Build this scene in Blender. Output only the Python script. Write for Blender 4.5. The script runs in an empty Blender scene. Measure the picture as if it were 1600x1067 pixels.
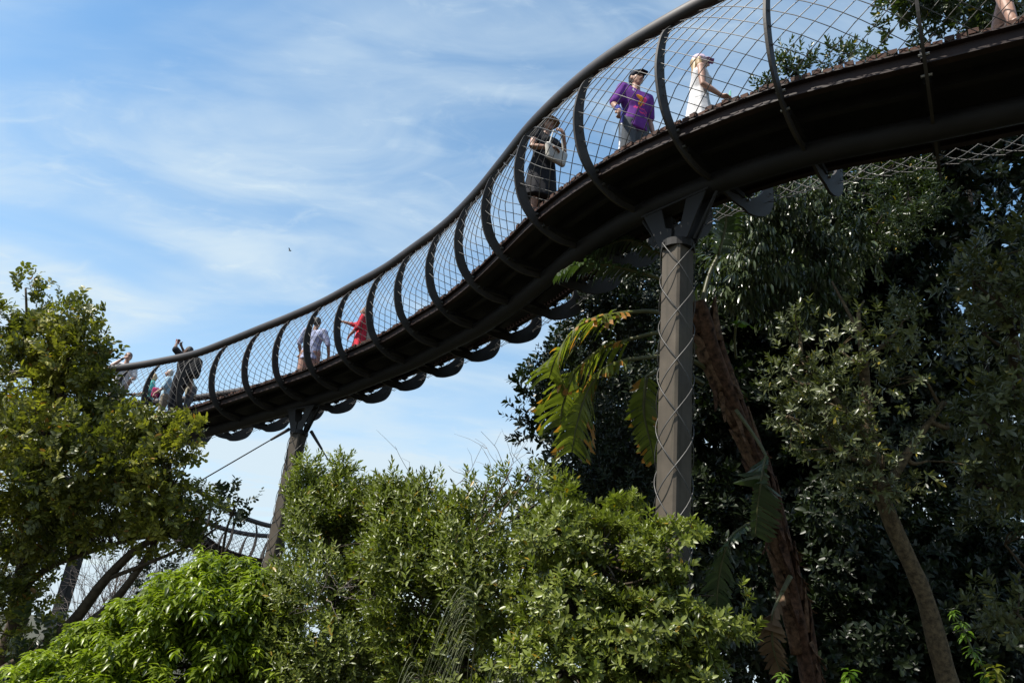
import bpy, bmesh, math, random
import numpy as np
from mathutils import Vector, Matrix

SC = bpy.context.scene
COL = SC.collection
R = math.radians
rng = np.random.default_rng(7)
random.seed(7)

# ------------------------------------------------------------------ camera
PITCH, ROLL, FPX = R(22), R(6), 1200.0
CAM = np.array([0, 0, 1.6])
Fv = np.array([0, math.cos(PITCH), math.sin(PITCH)])
u0 = np.array([0, -math.sin(PITCH), math.cos(PITCH)])
r0 = np.array([1.0, 0, 0])
Rv = math.cos(ROLL) * r0 + math.sin(ROLL) * u0
Uv = math.cos(ROLL) * u0 - math.sin(ROLL) * r0
cd = bpy.data.cameras.new('camera')
cam = bpy.data.objects.new('camera', cd)
COL.objects.link(cam)
cam.matrix_world = Matrix(((Rv[0], Uv[0], -Fv[0], CAM[0]), (Rv[1], Uv[1], -Fv[1], CAM[1]),
                           (Rv[2], Uv[2], -Fv[2], CAM[2]), (0, 0, 0, 1)))
cd.sensor_fit = 'HORIZONTAL'
cd.sensor_width = 36
cd.lens = 36 * FPX / 1600
cd.clip_end = 6000
SC.camera = cam

def at(px, py, d):
    """a point of the place, from where it stands in view and how far off it is"""
    return CAM + d * (Fv + (px - 800) / FPX * Rv - (py - 533.5) / FPX * Uv)

def proj(P):
    d = np.asarray(P) - CAM
    z = d @ Fv
    return 800 + FPX * (d @ Rv) / z, 533.5 - FPX * (d @ Uv) / z

# ------------------------------------------------------------------ light
SC.view_settings.view_transform = 'Standard'
SC.view_settings.look = 'None'
SC.view_settings.exposure = 0.78
SC.view_settings.gamma = 1
SUN_AZ, SUN_EL = R(-112), R(53)          # azimuth from +Y towards +X
sdir = Vector((math.sin(SUN_AZ) * math.cos(SUN_EL), math.cos(SUN_AZ) * math.cos(SUN_EL), math.sin(SUN_EL)))
sl = bpy.data.lights.new('sun', 'SUN')
sl.energy = 5.0
sl.angle = R(0.5)
sl.color = (1, 0.95, 0.86)
so = bpy.data.objects.new('sun', sl)
so.rotation_euler = sdir.to_track_quat('Z', 'Y').to_euler()
COL.objects.link(so)

W = bpy.data.worlds.new('World')
SC.world = W
W.use_nodes = True
nt = W.node_tree
for n in list(nt.nodes):
    nt.nodes.remove(n)

class NT:
    """short hand for node building"""
    def __init__(self, tree): self.t = tree
    def n(self, typ, **kw):
        nd = self.t.nodes.new(typ)
        for k, v in kw.items(): setattr(nd, k, v)
        return nd
    def l(self, a, b): self.t.links.new(a, b)
    def math(self, op, a, b=None, clamp=False):
        m = self.n('ShaderNodeMath', operation=op, use_clamp=clamp)
        for i, v in enumerate((a, b)):
            if v is None: continue
            if isinstance(v, (int, float)): m.inputs[i].default_value = v
            else: self.l(v, m.inputs[i])
        return m.outputs[0]
    def mix(self, fac, a, b, blend='MIX'):
        m = self.n('ShaderNodeMix', data_type='RGBA', blend_type=blend)
        for i, v in ((0, fac), (6, a), (7, b)):
            if isinstance(v, (int, float)): m.inputs[i].default_value = v
            elif isinstance(v, tuple): m.inputs[i].default_value = (*v, 1)
            else: self.l(v, m.inputs[i])
        return m.outputs[2]
    def noise(self, vec, scale, detail=4, rough=.55, dist=0.0):
        m = self.n('ShaderNodeTexNoise')
        m.inputs['Scale'].default_value = scale
        m.inputs['Detail'].default_value = detail
        m.inputs['Roughness'].default_value = rough
        m.inputs['Distortion'].default_value = dist
        if vec is not None: self.l(vec, m.inputs['Vector'])
        return m.outputs['Fac']
    def ramp(self, fac, stops):
        m = self.n('ShaderNodeValToRGB')
        cr = m.color_ramp
        while len(cr.elements) < len(stops): cr.elements.new(.5)
        for e, (p, c) in zip(cr.elements, stops):
            e.position = p
            e.color = (*c, 1) if isinstance(c, tuple) else (c, c, c, 1)
        self.l(fac, m.inputs[0])
        return m.outputs[0]
    def smooth(self, x, a, b):
        m = self.n('ShaderNodeMapRange', interpolation_type='SMOOTHSTEP')
        self.l(x, m.inputs[0])
        m.inputs[1].default_value, m.inputs[2].default_value = a, b
        m.inputs[3].default_value, m.inputs[4].default_value = 0, 1
        return m.outputs[0]

g = NT(nt)
sky = g.n('ShaderNodeTexSky', sky_type='NISHITA')
sky.sun_disc = False
sky.sun_elevation = SUN_EL
sky.sun_rotation = SUN_AZ
sky.air_density = 1.0
sky.dust_density = 0.8
sky.ozone_density = 1.6
tc = g.n('ShaderNodeTexCoord')
sep = g.n('ShaderNodeSeparateXYZ')
g.l(tc.outputs['Generated'], sep.inputs[0])
zc = g.math('MAXIMUM', sep.outputs[2], 0.0)
zd = g.math('ADD', zc, 0.22)
cmb = g.n('ShaderNodeCombineXYZ')
g.l(g.math('DIVIDE', sep.outputs[0], zd), cmb.inputs[0])
g.l(g.math('DIVIDE', sep.outputs[1], zd), cmb.inputs[1])
def mapped(rot, scl, loc):
    m = g.n('ShaderNodeMapping')
    m.inputs['Rotation'].default_value = (0, 0, R(rot))
    m.inputs['Scale'].default_value = scl
    m.inputs['Location'].default_value = loc
    g.l(cmb.outputs[0], m.inputs[0])
    return m.outputs[0]
c1 = g.noise(mapped(18, (0.8, 1.5, 1), (3.1, 0.4, 0)), 1.3, 4, .5, .8)          # broad veils
c2 = g.noise(mapped(24, (0.9, 2.2, 1), (1.3, 5.2, 0)), 2.4, 8, .54, .8)        # streaks
c3 = g.noise(mapped(-25, (2.0, 4.0, 1), (7.3, 2.2, 0)), 4.0, 9, .60, 1.0)       # fine wisps
veil = g.smooth(c1, .30, .62)
m = g.math('MULTIPLY', veil, g.math('ADD', g.math('MULTIPLY', g.smooth(c2, .30, .70), .72), .22))
m = g.math('ADD', m, g.math('MULTIPLY', g.smooth(c3, .50, .80), g.math('MULTIPLY', g.math('ADD', veil, .25), .30)))
low = g.math('SUBTRACT', 1.0, g.smooth(zc, .02, .62))                            # cirrus thickens low down
m = g.math('ADD', g.math('MULTIPLY', m, g.math('ADD', g.math('MULTIPLY', low, .45), .68)),
           g.math('MULTIPLY', low, .62), clamp=True)
m = g.math('MULTIPLY', m, .97, clamp=True)
hs = g.n('ShaderNodeHueSaturation')
hs.inputs['Saturation'].default_value = 1.18
hs.inputs['Value'].default_value = 1.32
hs.inputs['Hue'].default_value = .489
g.l(sky.outputs[0], hs.inputs['Color'])
skyc = g.mix(m, hs.outputs[0], (4.1, 4.9, 5.45))
bg = g.n('ShaderNodeBackground')
bg.inputs['Strength'].default_value = 0.10
g.l(skyc, bg.inputs['Color'])
wo = g.n('ShaderNodeOutputWorld')
g.l(bg.outputs[0], wo.inputs[0])

# ------------------------------------------------------------------ materials
MATS = {}
ALB = {'cloth': .8, 'skin': .72, 'white': .9}           # paints and barks run darker than cloth and skin
def mat(name, color, rough=.6, metal=0.0, spec=.5, var=.15, vscale=8.0, bump=0.0, bscale=40.0, dark=None, coord='Object'):
    if name in MATS: return MATS[name]
    color = tuple(x * ALB.get(name.split('_')[0], .66) for x in color)
    m = bpy.data.materials.new(name)
    m.use_nodes = True
    t = NT(m.node_tree)
    b = m.node_tree.nodes['Principled BSDF']
    c = t.n('ShaderNodeTexCoord')
    f = t.noise(c.outputs[coord], vscale, 6, .6)
    d = dark or tuple(x * (1 - var * 2) for x in color)
    l = tuple(min(1, x * (1 + var)) for x in color)
    t.l(t.ramp(f, [(.3, d), (.7, l)]), b.inputs['Base Color'])
    rr = t.math('MULTIPLY_ADD', f, .25)
    rr.node.inputs[2].default_value = rough - .12
    t.l(rr, b.inputs['Roughness'])
    b.inputs['Metallic'].default_value = metal
    b.inputs['Specular IOR Level'].default_value = spec
    if bump:
        bp = t.n('ShaderNodeBump')
        bp.inputs['Strength'].default_value = bump
        bp.inputs['Distance'].default_value = .01
        t.l(t.noise(c.outputs[coord], bscale, 5, .6), bp.inputs['Height'])
        t.l(bp.outputs[0], b.inputs['Normal'])
    MATS[name] = m
    return m

def leaf_mat(name, dark, light, odd=None, rough=.38, trans=.28, spec=.5, odd_at=.93, mid=None):
    """leaf: every leaf has a tone of its own; thin enough to glow with the sun behind"""
    m = bpy.data.materials.new(name)
    m.use_nodes = True
    t = NT(m.node_tree)
    b = m.node_tree.nodes['Principled BSDF']
    a = t.n('ShaderNodeAttribute', attribute_name='tone')
    k = .68
    dark, light = (tuple(x * k for x in c) for c in (dark, light))
    stops = [(0, dark), (.85, light)]
    if mid: stops = [(0, dark), (.5, tuple(x * k for x in mid)), (.88, light)]
    if odd: stops += [(odd_at, light), (odd_at + .02, tuple(x * k for x in odd))]
    colr = t.ramp(a.outputs['Fac'], stops)
    t.l(colr, b.inputs['Base Color'])
    b.inputs['Roughness'].default_value = rough
    b.inputs['Specular IOR Level'].default_value = spec
    tr = t.n('ShaderNodeBsdfTranslucent')
    t.l(t.mix(1.0, colr, (1.5, 1.7, .6), 'MULTIPLY'), tr.inputs[0])
    mx = t.n('ShaderNodeMixShader')
    mx.inputs[0].default_value = trans
    t.l(b.outputs[0], mx.inputs[1])
    t.l(tr.outputs[0], mx.inputs[2])
    t.l(mx.outputs[0], m.node_tree.nodes['Material Output'].inputs[0])
    return m

# ------------------------------------------------------------------ objects
def tag(o, label=None, cat=None, group=None, kind=None):
    if label: o['label'] = label
    if cat: o['category'] = cat
    if group: o['group'] = group
    if kind: o['kind'] = kind
    return o

def empty(name, loc=(0, 0, 0), rz=0.0):
    o = bpy.data.objects.new(name, None)
    o.empty_display_size = .2
    o.location = loc
    o.rotation_euler = (0, 0, rz)
    COL.objects.link(o)
    return o

class MB:
    """collects verts and faces and links them as one mesh object"""
    def __init__(self): self.v, self.f, self.n = [], [], 0
    def add(self, v, f):
        v = np.asarray(v, float)
        self.v.append(v)
        k = self.n
        self.f += [tuple(i + k for i in q) for q in f]
        self.n += len(v)
        return self
    def sweep(self, rings, closed=True, caps=True):
        """rings: (N, M, 3)"""
        rings = np.asarray(rings, float)
        N, M = rings.shape[:2]
        f = []
        for i in range(N - 1):
            for j in range(M if closed else M - 1):
                k = (j + 1) % M
                f.append((i * M + j, i * M + k, (i + 1) * M + k, (i + 1) * M + j))
        if caps and closed:
            f.append(tuple(range(M - 1, -1, -1)))
            f.append(tuple((N - 1) * M + j for j in range(M)))
        return self.add(rings.reshape(-1, 3), f)
    def tube(self, pts, rad, m=8, caps=True, flat=1.0):
        pts = np.asarray(pts, float)
        n = len(pts)
        rad = np.broadcast_to(np.asarray(rad, float), (n,))
        t = np.gradient(pts, axis=0) if n > 2 else np.repeat((pts[1:] - pts[:1]), 2, 0)
        t = t / (np.linalg.norm(t, axis=1)[:, None] + 1e-12)
        ref = np.array([0, 0, 1.0]) if abs(t[0][2]) < .9 else np.array([1.0, 0, 0])
        a = np.cross(t[0], ref); a /= np.linalg.norm(a)
        rings = []
        ang = np.linspace(0, 2 * np.pi, m, endpoint=False)
        for i in range(n):
            a = a - t[i] * (a @ t[i]); a /= np.linalg.norm(a)
            b = np.cross(t[i], a)
            rings.append(pts[i] + rad[i] * (np.cos(ang)[:, None] * a + flat * np.sin(ang)[:, None] * b))
        return self.sweep(rings, True, caps)
    def box(self, c, ax, ay, az):
        """centre and three half-axis vectors"""
        c, ax, ay, az = (np.asarray(q, float) for q in (c, ax, ay, az))
        v = [c + i * ax + j * ay + k * az for k in (-1, 1) for j in (-1, 1) for i in (-1, 1)]
        return self.add(v, [(0, 2, 3, 1), (4, 5, 7, 6), (0, 1, 5, 4), (2, 6, 7, 3), (0, 4, 6, 2), (1, 3, 7, 5)])
    def build(self, name, m=None, parent=None, smooth=False):
        me = bpy.data.meshes.new(name)
        me.from_pydata(np.concatenate(self.v).tolist(), [], self.f)
        if m: me.materials.append(m)
        if smooth: me.polygons.foreach_set('use_smooth', [True] * len(me.polygons))
        me.update()
        o = bpy.data.objects.new(name, me)
        if parent is not None:
            o.parent = parent
            # vertices were given in world space: bring them into the parent's space
            me.transform(parent_matrix(parent).inverted())
        COL.objects.link(o)
        return o

def parent_matrix(p):
    m = Matrix.Translation(p.location) @ p.rotation_euler.to_matrix().to_4x4()
    return parent_matrix(p.parent) @ m if p.parent else m

def spline(P, per=8):
    """Catmull-Rom through P, per samples a span"""
    P = np.asarray(P, float)
    Q = np.vstack([2 * P[0] - P[1], P, 2 * P[-1] - P[-2]])
    out = []
    for i in range(1, len(Q) - 2):
        for k in range(per):
            t = k / per
            out.append(.5 * (2 * Q[i] + (Q[i + 1] - Q[i - 1]) * t + (2 * Q[i - 1] - 5 * Q[i] + 4 * Q[i + 1] - Q[i + 2]) * t * t
                             + (3 * Q[i] - Q[i - 1] - 3 * Q[i + 1] + Q[i + 2]) * t ** 3))
    out.append(Q[-2])
    return np.array(out)
# ------------------------------------------------------------------ setting
def ground():
    mb = MB()
    n = 90
    u = np.linspace(-1, 1, n)
    s = np.sign(u) * (np.abs(u) ** 3.2) * 2500 + u * 30
    X, Y = np.meshgrid(s, s)
    rr = np.hypot(X, Y)
    Z = .18 * np.sin(X * .35 + 1) * np.sin(Y * .3) * np.exp(-rr / 60) - np.clip((rr - 26) * .12, 0, 30)
    V = np.stack([X, Y, Z], -1).reshape(-1, 3)
    f = [(j * n + i, j * n + i + 1, (j + 1) * n + i + 1, (j + 1) * n + i) for j in range(n - 1) for i in range(n - 1)]
    mb.add(V, f)
    m = bpy.data.materials.new('leaf_litter')
    m.use_nodes = True
    t = NT(m.node_tree)
    b = m.node_tree.nodes['Principled BSDF']
    c = t.n('ShaderNodeTexCoord')
    a = t.noise(c.outputs['Object'], 9, 8, .7)
    b2 = t.noise(c.outputs['Object'], .25, 4, .6)
    litter = t.ramp(a, [(.35, (.015, .011, .007)), (.55, (.04, .03, .017)), (.75, (.075, .055, .03))])
    grass = t.ramp(a, [(.35, (.02, .035, .01)), (.7, (.055, .08, .025))])
    t.l(t.mix(t.smooth(b2, .5, .6), litter, grass), b.inputs['Base Color'])
    b.inputs['Roughness'].default_value = .95
    bp = t.n('ShaderNodeBump')
    bp.inputs['Strength'].default_value = .8
    t.l(a, bp.inputs['Height'])
    t.l(bp.outputs[0], b.inputs['Normal'])
    tag(mb.build('ground', m, None, True), 'dark leaf-littered garden ground under the trees', kind='structure')
ground()

# ------------------------------------------------------------------ walkway
M_rail = mat('rail_paint', (.022, .015, .016), .55, 0, .5, .25, 3)
M_rib = mat('rib_steel', (.05, .043, .038), .6, 0, .3, .2, 5, .15, 60)
M_steel = mat('dark_steel', (.017, .015, .015), .65, 0, .25, .25, 4, .1, 60)
M_edge = mat('edge_angle', (.036, .020, .017), .6, 0, .25, .25, 6)
M_deck = mat('deck_timber', (.090, .038, .023), .8, 0, .3, .35, 9, .4, 50)
M_cable = mat('steel_cable', (.12, .115, .11), .5, .5, .5, .1, 20)
M_bolt = mat('bolt_steel', (.45, .44, .42), .35, .9, .5, .1, 20)

# the deck's near edge, bay by bay
NEAR = [(-8.47, 16.74, 5.54), (-7.63, 16.36, 5.62), (-6.68, 15.84, 5.71), (-5.8, 15.19, 5.83), (-4.96, 14.52, 5.94),
        (-4.23, 13.93, 6.03), (-3.51, 13.3, 6.12), (-2.85, 12.64, 6.22), (-2.2, 11.95, 6.3), (-1.65, 11.24, 6.37),
        (-1.09, 10.43, 6.41), (-.62, 9.55, 6.44), (-.24, 8.67, 6.45), (.14, 7.77, 6.45), (.7, 6.78, 6.44),
        (1.35, 5.95, 6.4), (2.08, 5.23, 6.36), (2.97, 4.61, 6.31)]

def extend(P, heads, ds, dz, front=False):
    P = [np.array(q, float) for q in P]
    for h in heads:
        q = (P[0] if front else P[-1]).copy()
        s = -1 if front else 1
        q += np.array([math.cos(R(h)) * ds * s, math.sin(R(h)) * ds * s, dz * s])
        P.insert(0, q) if front else P.append(q)
    return P

class Path:
    def __init__(self, pts, half):
        self.P = spline(pts, 10)                      # near edge, fine
        t = np.gradient(self.P, axis=0)
        t[:, 2] = 0
        t /= np.linalg.norm(t, axis=1)[:, None]
        self.t = t
        self.nn = np.stack([t[:, 1], -t[:, 0], 0 * t[:, 0]], -1)     # towards the near side
        self.C = self.P - self.nn * half
        self.half = half
        self.s = np.concatenate([[0], np.cumsum(np.linalg.norm(np.diff(self.C, axis=0), axis=1))])
        self.L = self.s[-1]
    def frame(self, s):
        f = lambda A: np.stack([np.interp(s, self.s, A[:, k]) for k in range(3)], -1)
        n = f(self.nn)
        n = n / np.linalg.norm(n, axis=-1, keepdims=True)
        return f(self.C), n
    def pt(self, s, u, w):
        c, n = self.frame(s)
        return c + n * np.asarray(u)[..., None] + np.array([0, 0, 1.0]) * np.asarray(w)[..., None]
    def station(self, px, u, w):
        """how far along the deck a given sight line passes"""
        ss = np.linspace(0, self.L, 1500)
        P = self.pt(ss, np.full_like(ss, u), np.full_like(ss, w))
        x = np.array([proj(p)[0] for p in P])
        return ss[np.argmin(np.abs(x - px))]

HALF = 0.66
RIBP = spline([(.10, -.31), (.36, -.31), (.62, -.21), (.83, -.01), (.935, .25), (.965, .53), (.92, .86), (.79, 1.12)], 6)
RIBW = np.interp(np.linspace(0, 1, len(RIBP)), [0, .15, .36, .5, .7, .9, 1], [.10, .17, .22, .16, .125, .07, .022])
RAIL_H = {1: 1.19, -1: .93}                             # the far side's rail runs lower

def profile(side):
    p = RIBP.copy()
    if side < 0:
        k = np.exp(-((p[:, 1] - .08) / .36) ** 2) * (p[:, 0] > .5)
        p[:, 0] += .13 * k
        p[:, 1] -= .06 * k
        p[:, 1] = np.where(p[:, 1] > 0, p[:, 1] * .785, p[:, 1])
    return p

def rib_mesh(path, s, side):
    pr = profile(side)
    t = np.gradient(pr, axis=0)
    t /= np.linalg.norm(t, axis=1)[:, None]
    nrm = np.stack([t[:, 1], -t[:, 0]], -1)            # outward
    q = np.linspace(0, 1, len(pr))
    wd = np.interp(q, [0, .2, .36, .5, .7, .9, 1], [.06, .09, .125, .135, .125, .07, .022]) if side > 0 else \
        np.interp(q, [0, .15, .3, .42, .55, .75, .9, 1], [.05, .10, .20, .235, .20, .13, .06, .022])
    o = pr + nrm * wd[:, None] * .5
    i = pr - nrm * wd[:, None] * .5
    c, n = path.frame(s)
    tt = np.array([-n[1], n[0], 0])
    rings = []
    for a, b in zip(o, i):
        q = []
        for (u, w), e in ((a, 1), (b, 1), (b, -1), (a, -1)):
            q.append(c + n * u * side + np.array([0, 0, w]) + tt * .013 * e)
        rings.append(q)
    mb = MB()
    mb.sweep(rings)
    return mb

def sec_sweep(path, s, sec, per=None):
    return np.stack([path.pt(s, np.full_like(s, u), np.full_like(s, w)) for u, w in sec], 1)

def walkway(root, path, rib_s, mesh_step=.195, cable_r=.0048, plank=.078, m_cable=1.45):
    L = path.L
    s = np.linspace(0, L, int(L * 8))
    ang = np.linspace(0, 2 * np.pi, 12, endpoint=False)
    for side in (1, -1):
        mb = MB()
        sec = [(side * .80 + .072 * math.cos(a), RAIL_H[side] + .086 * math.sin(a)) for a in ang]
        mb.sweep(sec_sweep(path, s, sec))
        mb.build('handrail', M_rail, root, True)
        # angle iron along the deck's edge: thin upper lip, recessed web, lower flange
        mb = MB()
        h = side
        lo = -.15 if side > 0 else -.085
        for sec in ([(h * .61, -.035), (h * .675, -.035), (h * .675, -.022), (h * .61, -.022)],
                    [(h * .615, lo), (h * .627, lo), (h * .627, -.036), (h * .615, -.036)],
                    [(h * .59, lo - .015), (h * .66, lo - .015), (h * .66, lo - .001), (h * .59, lo - .001)]):
            mb.sweep(sec_sweep(path, s, sec))
        mb.build('edge_beam', M_edge, root)
        # stringers under the planks
        mb = MB()
        mb.sweep(sec_sweep(path, s, [(h * .28, -.18), (h * .34, -.18), (h * .34, -.066), (h * .28, -.066)]))
        mb.build('stringer', M_steel, root)
    mb = MB()
    mb.sweep(sec_sweep(path, s, [(.112 * math.cos(a), -.31 + .112 * math.sin(a)) for a in np.linspace(0, 2 * np.pi, 18, endpoint=False)]))
    mb.build('spine_tube', M_steel, root, True)
    # planks: laid across, each a little different, with gaps
    mb = MB()
    k = 0.0
    while k < L - plank:
        wv = plank - .009
        c, n = path.frame(k + plank / 2)
        tt = np.array([-n[1], n[0], 0])
        e1, e2 = rng.uniform(-.012, .022, 2)
        zt = rng.uniform(-.006, .014)
        c2 = c + n * (e1 - e2) / 2 + np.array([0, 0, .004 + zt])
        mb.box(c2, n * (.66 + (e1 + e2) / 2), tt * wv / 2, np.array([0, 0, .0225]))
        k += plank
    mb.build('deck', M_deck, root)
    mb = MB()
    mb.sweep(sec_sweep(path, s, [(-.56, -.064), (.56, -.064), (.56, -.060), (-.56, -.060)]))
    mb.build('deck_pan', M_steel, root)
    # cross ties under the deck
    for q in rib_s:
        c, n = path.frame(q)
        tt = np.array([-n[1], n[0], 0])
        mb = MB()
        mb.box(c + np.array([0, 0, -.21]), n * .50, tt * .03, np.array([0, 0, .028]))
        mb.build('cross_tie', M_steel, root)
    # ribs with their bolts
    for side in (1, -1):
        for q in rib_s:
            r = rib_mesh(path, q, side).build('rib', M_rib, root)
            c, n = path.frame(q)
            tt = np.array([-n[1], n[0], 0])
            for (u, w) in ((.68, -.10), (.58, -.22)):
                b = MB()
                p = c + n * u * side + np.array([0, 0, w])
                b.tube([p - tt * .04, p + tt * .04], .014, 6)
                b.build('bolt', M_bolt, r)
            b = MB()
            p = c + n * .65 * side + np.array([0, 0, -.09])
            b.box(p - tt * .02, n * .04 * side, tt * .006, np.array([0, 0, .045]))
            b.build('clamp_plate', M_steel, r)
    # the net of steel cable slung between deck edge and handrail
    for side in (1, -1):
        vp = profile(side)[17:]
        if side > 0: vp = np.vstack([[(.675, -.03)], profile(side)[23:]])
        vl = np.concatenate([[0], np.cumsum(np.linalg.norm(np.diff(vp, axis=0), axis=1))])
        vl /= vl[-1]
        mb = MB()
        a0 = -m_cable
        while a0 < L + m_cable:
            for d in (1, -1):
                v = np.linspace(0, 1, 13)
                ss = a0 + d * v * m_cable
                ok = (ss > 0) & (ss < L)
                if ok.sum() < 3: continue
                u = np.interp(v, vl, vp[:, 0]) - .01 * d
                w = np.interp(v, vl, vp[:, 1])
                P = path.pt(ss, u * side, w)[ok]
                mb.tube(P, cable_r, 4, False)
            a0 += mesh_step
        mb.build('cable_net', M_cable, root, True)

pts = extend(NEAR, (-20, -14, -8, -2, 4), 1.0, .07, True)
pts = extend(pts, (-31, -25, -18, -10, -4, 2), 1.05, .0)
upper = Path(pts, HALF)
rib_s = upper.s[::10]
c0, _ = upper.frame(upper.L / 2)
wk = empty('canopy_walkway', c0)
tag(wk, 'long curving elevated footbridge with dark curved ribs, cable netting and timber deck carrying the walkers', 'walkway')
walkway(wk, upper, rib_s)

LOWN = [at(40, 800, 23.5), at(130, 812, 24), at(205, 815, 24.6), at(283, 818, 25.5), at(350, 856, 26.6), at(405, 873, 27.8), at(455, 877, 29)]
lowp = spline(LOWN, 6)
sl_ = np.concatenate([[0], np.cumsum(np.linalg.norm(np.diff(lowp, axis=0), axis=1))])
nb = int(sl_[-1] / 1.05)
lowpts = [np.array([np.interp(q, sl_, lowp[:, k]) for k in range(3)]) for q in np.linspace(0, sl_[-1], nb + 1)]
lower = Path(lowpts, HALF)
c0, _ = lower.frame(lower.L / 2)
wl = empty('canopy_walkway', c0)
tag(wl, 'lower stretch of netted footbridge, small and partly hidden behind the big tree on the left', 'walkway')
walkway(wl, lower, lower.s[::10], mesh_step=.24, cable_r=.006)

# ------------------------------------------------------------------ columns
M_col = mat('column_paint', (.118, .097, .074), .6, 0, .2, .2, 2.5, .08, 30)
def streaked(m):
    """rain streaks and grime running down the paint"""
    t = NT(m.node_tree); b = m.node_tree.nodes['Principled BSDF']
    src = b.inputs['Base Color'].links[0].from_socket
    c = t.n('ShaderNodeTexCoord'); mp = t.n('ShaderNodeMapping'); mp.inputs['Scale'].default_value = (26, 26, .8)
    t.l(c.outputs['Object'], mp.inputs[0])
    f = t.smooth(t.noise(mp.outputs[0], 1.0, 5, .6), .48, .72)
    t.l(t.mix(t.math('MULTIPLY', f, .6), src, (.035, .032, .022)), b.inputs['Base Color'])
streaked(M_col)
M_cold = mat('bracket_steel', (.022, .020, .019), .62, 0, .25, .15, 4)

def column(path, px, w, label, side=.112, net=True, paint=None):
    s = path.station(px, 0, -.5)
    c, n = path.frame(s)
    tt = np.array([-n[1], n[0], 0])
    base = np.array([c[0], c[1], -.4])
    top = c[2] - .90
    o = empty('support_column', base)
    tag(o, label, 'column', 'columns carrying the walkway')
    v = np.array([c[0], c[1], 0]) - np.array([CAM[0], CAM[1], 0])
    a = math.atan2(v[1], v[0]) + R(3)
    z = np.array([0, 0, 1.0])
    cor = [a + math.pi + k * math.pi / 2 for k in range(4)]
    rad = side * math.sqrt(2)
    rings = []
    for h in (-.4, top):
        q = []
        for k in cor:                                   # small chamfer on each corner
            for e in (-.10, .10):
                q.append(np.array([c[0] + rad * .96 * math.cos(k + e), c[1] + rad * .96 * math.sin(k + e), h]))
        rings.append(q)
    MB().sweep(rings).build('shaft', paint or M_col, o)
    m = MB()
    m.tube([np.array([c[0], c[1], top - .05]), np.array([c[0], c[1], top + .03])], rad * 1.06, 20)
    m.build('collar', M_cold, o)
    # twin gusset plates opening upwards to the spine tube, with a slot between
    m = MB()
    for e in (-1, 1):
        off = n * .075 * e
        for k in (-1, 1):
            poly = [(k * .02, top + .02), (k * .17, top + .02), (k * .40, c[2] - .42), (k * .16, c[2] - .42), (k * .10, top + .22), (k * .02, top + .18)]
            P = [np.array([c[0], c[1], h]) + tt * q + off for q, h in poly]
            m.sweep([[p - n * .008 for p in P], [p + n * .008 for p in P]])
    m.box(np.array([c[0], c[1], c[2] - .425]), tt * .42, n * .09, z * .012)
    m.build('bracket', M_cold, o)
    m = MB()
    for k in (-1, 1):
        m.tube([np.array([c[0], c[1], top + .03]) + tt * .19 * k, np.array([c[0], c[1], c[2] - .42]) + tt * .47 * k], .016, 6)
    m.build('brace', M_cold, o)
    if net:
        m = MB()
        pitch, N = 1.5, 3
        zz = np.linspace(.3, top, int((top - .3) / .06))
        for d in (1, -1):
            for k in range(N):
                th = d * zz / pitch * 2 * np.pi + k * 2 * np.pi / N + a
                # the cable keeps to the corners and bows a little outwards between them
                P = np.stack([c[0] + (rad + .012) * np.cos(th), c[1] + (rad + .012) * np.sin(th), zz], -1)
                m.tube(P, .006 if d > 0 else .0055, 5, False)
        m.build('cable_net', M_cable, o, True)
    return o, np.array([c[0], c[1], top])

colR, topR = column(upper, 1061, 0, 'tall grey column wound with diagonal steel cables beside the wild banana')
colL, topL = column(upper, 474, 0, 'distant grey column under the middle of the bridge, rising from behind the shrubs')
colF, topF = column(lower, 128, 0, 'dark column under the lower footbridge, seen through a gap below the left tree', .16, False, paint=M_cold)

for a, b, lab in ((topL + np.array([-.2, 0, .05]), at(215, 808, 12.4), 'thin stay cable running from the distant column down left behind the big tree'),
                  (topL + np.array([.22, 0, .05]), at(640, 930, 13.2), 'thin stay cable running from the distant column down right into the shrubs')):
    d = b - a
    b = a + d * ((a[2] + .1) / (a[2] - b[2])) if b[2] > .0 else b
    o = empty('stay_cable', a)
    m = MB(); m.tube([a, b], .012, 6); m.build('wire', M_steel, o)
    m = MB(); e = a + (b - a) / np.linalg.norm(b - a) * .45
    m.tube([a, e], [.035, .022], 8); m.build('turnbuckle', M_rail, o)
    tag(o, lab, 'cable')
# ------------------------------------------------------------------ people
def skin_mat(name, col):
    return mat(name, col, .5, 0, .4, .12, 14, .05, 120)
M_skin = skin_mat('skin_light', (.50, .29, .21))
M_skin_tan = skin_mat('skin_tan', (.40, .22, .15))
M_skin_dark = skin_mat('skin_brown', (.16, .085, .055))
M_eye = mat('eye_dark', (.02, .015, .012), .3)
M_lip = mat('lips', (.33, .12, .10), .5)
def cloth(name, col, var=.12): return mat('cloth_' + name, col, .85, 0, .2, var, 12, .25, 90)

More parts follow.
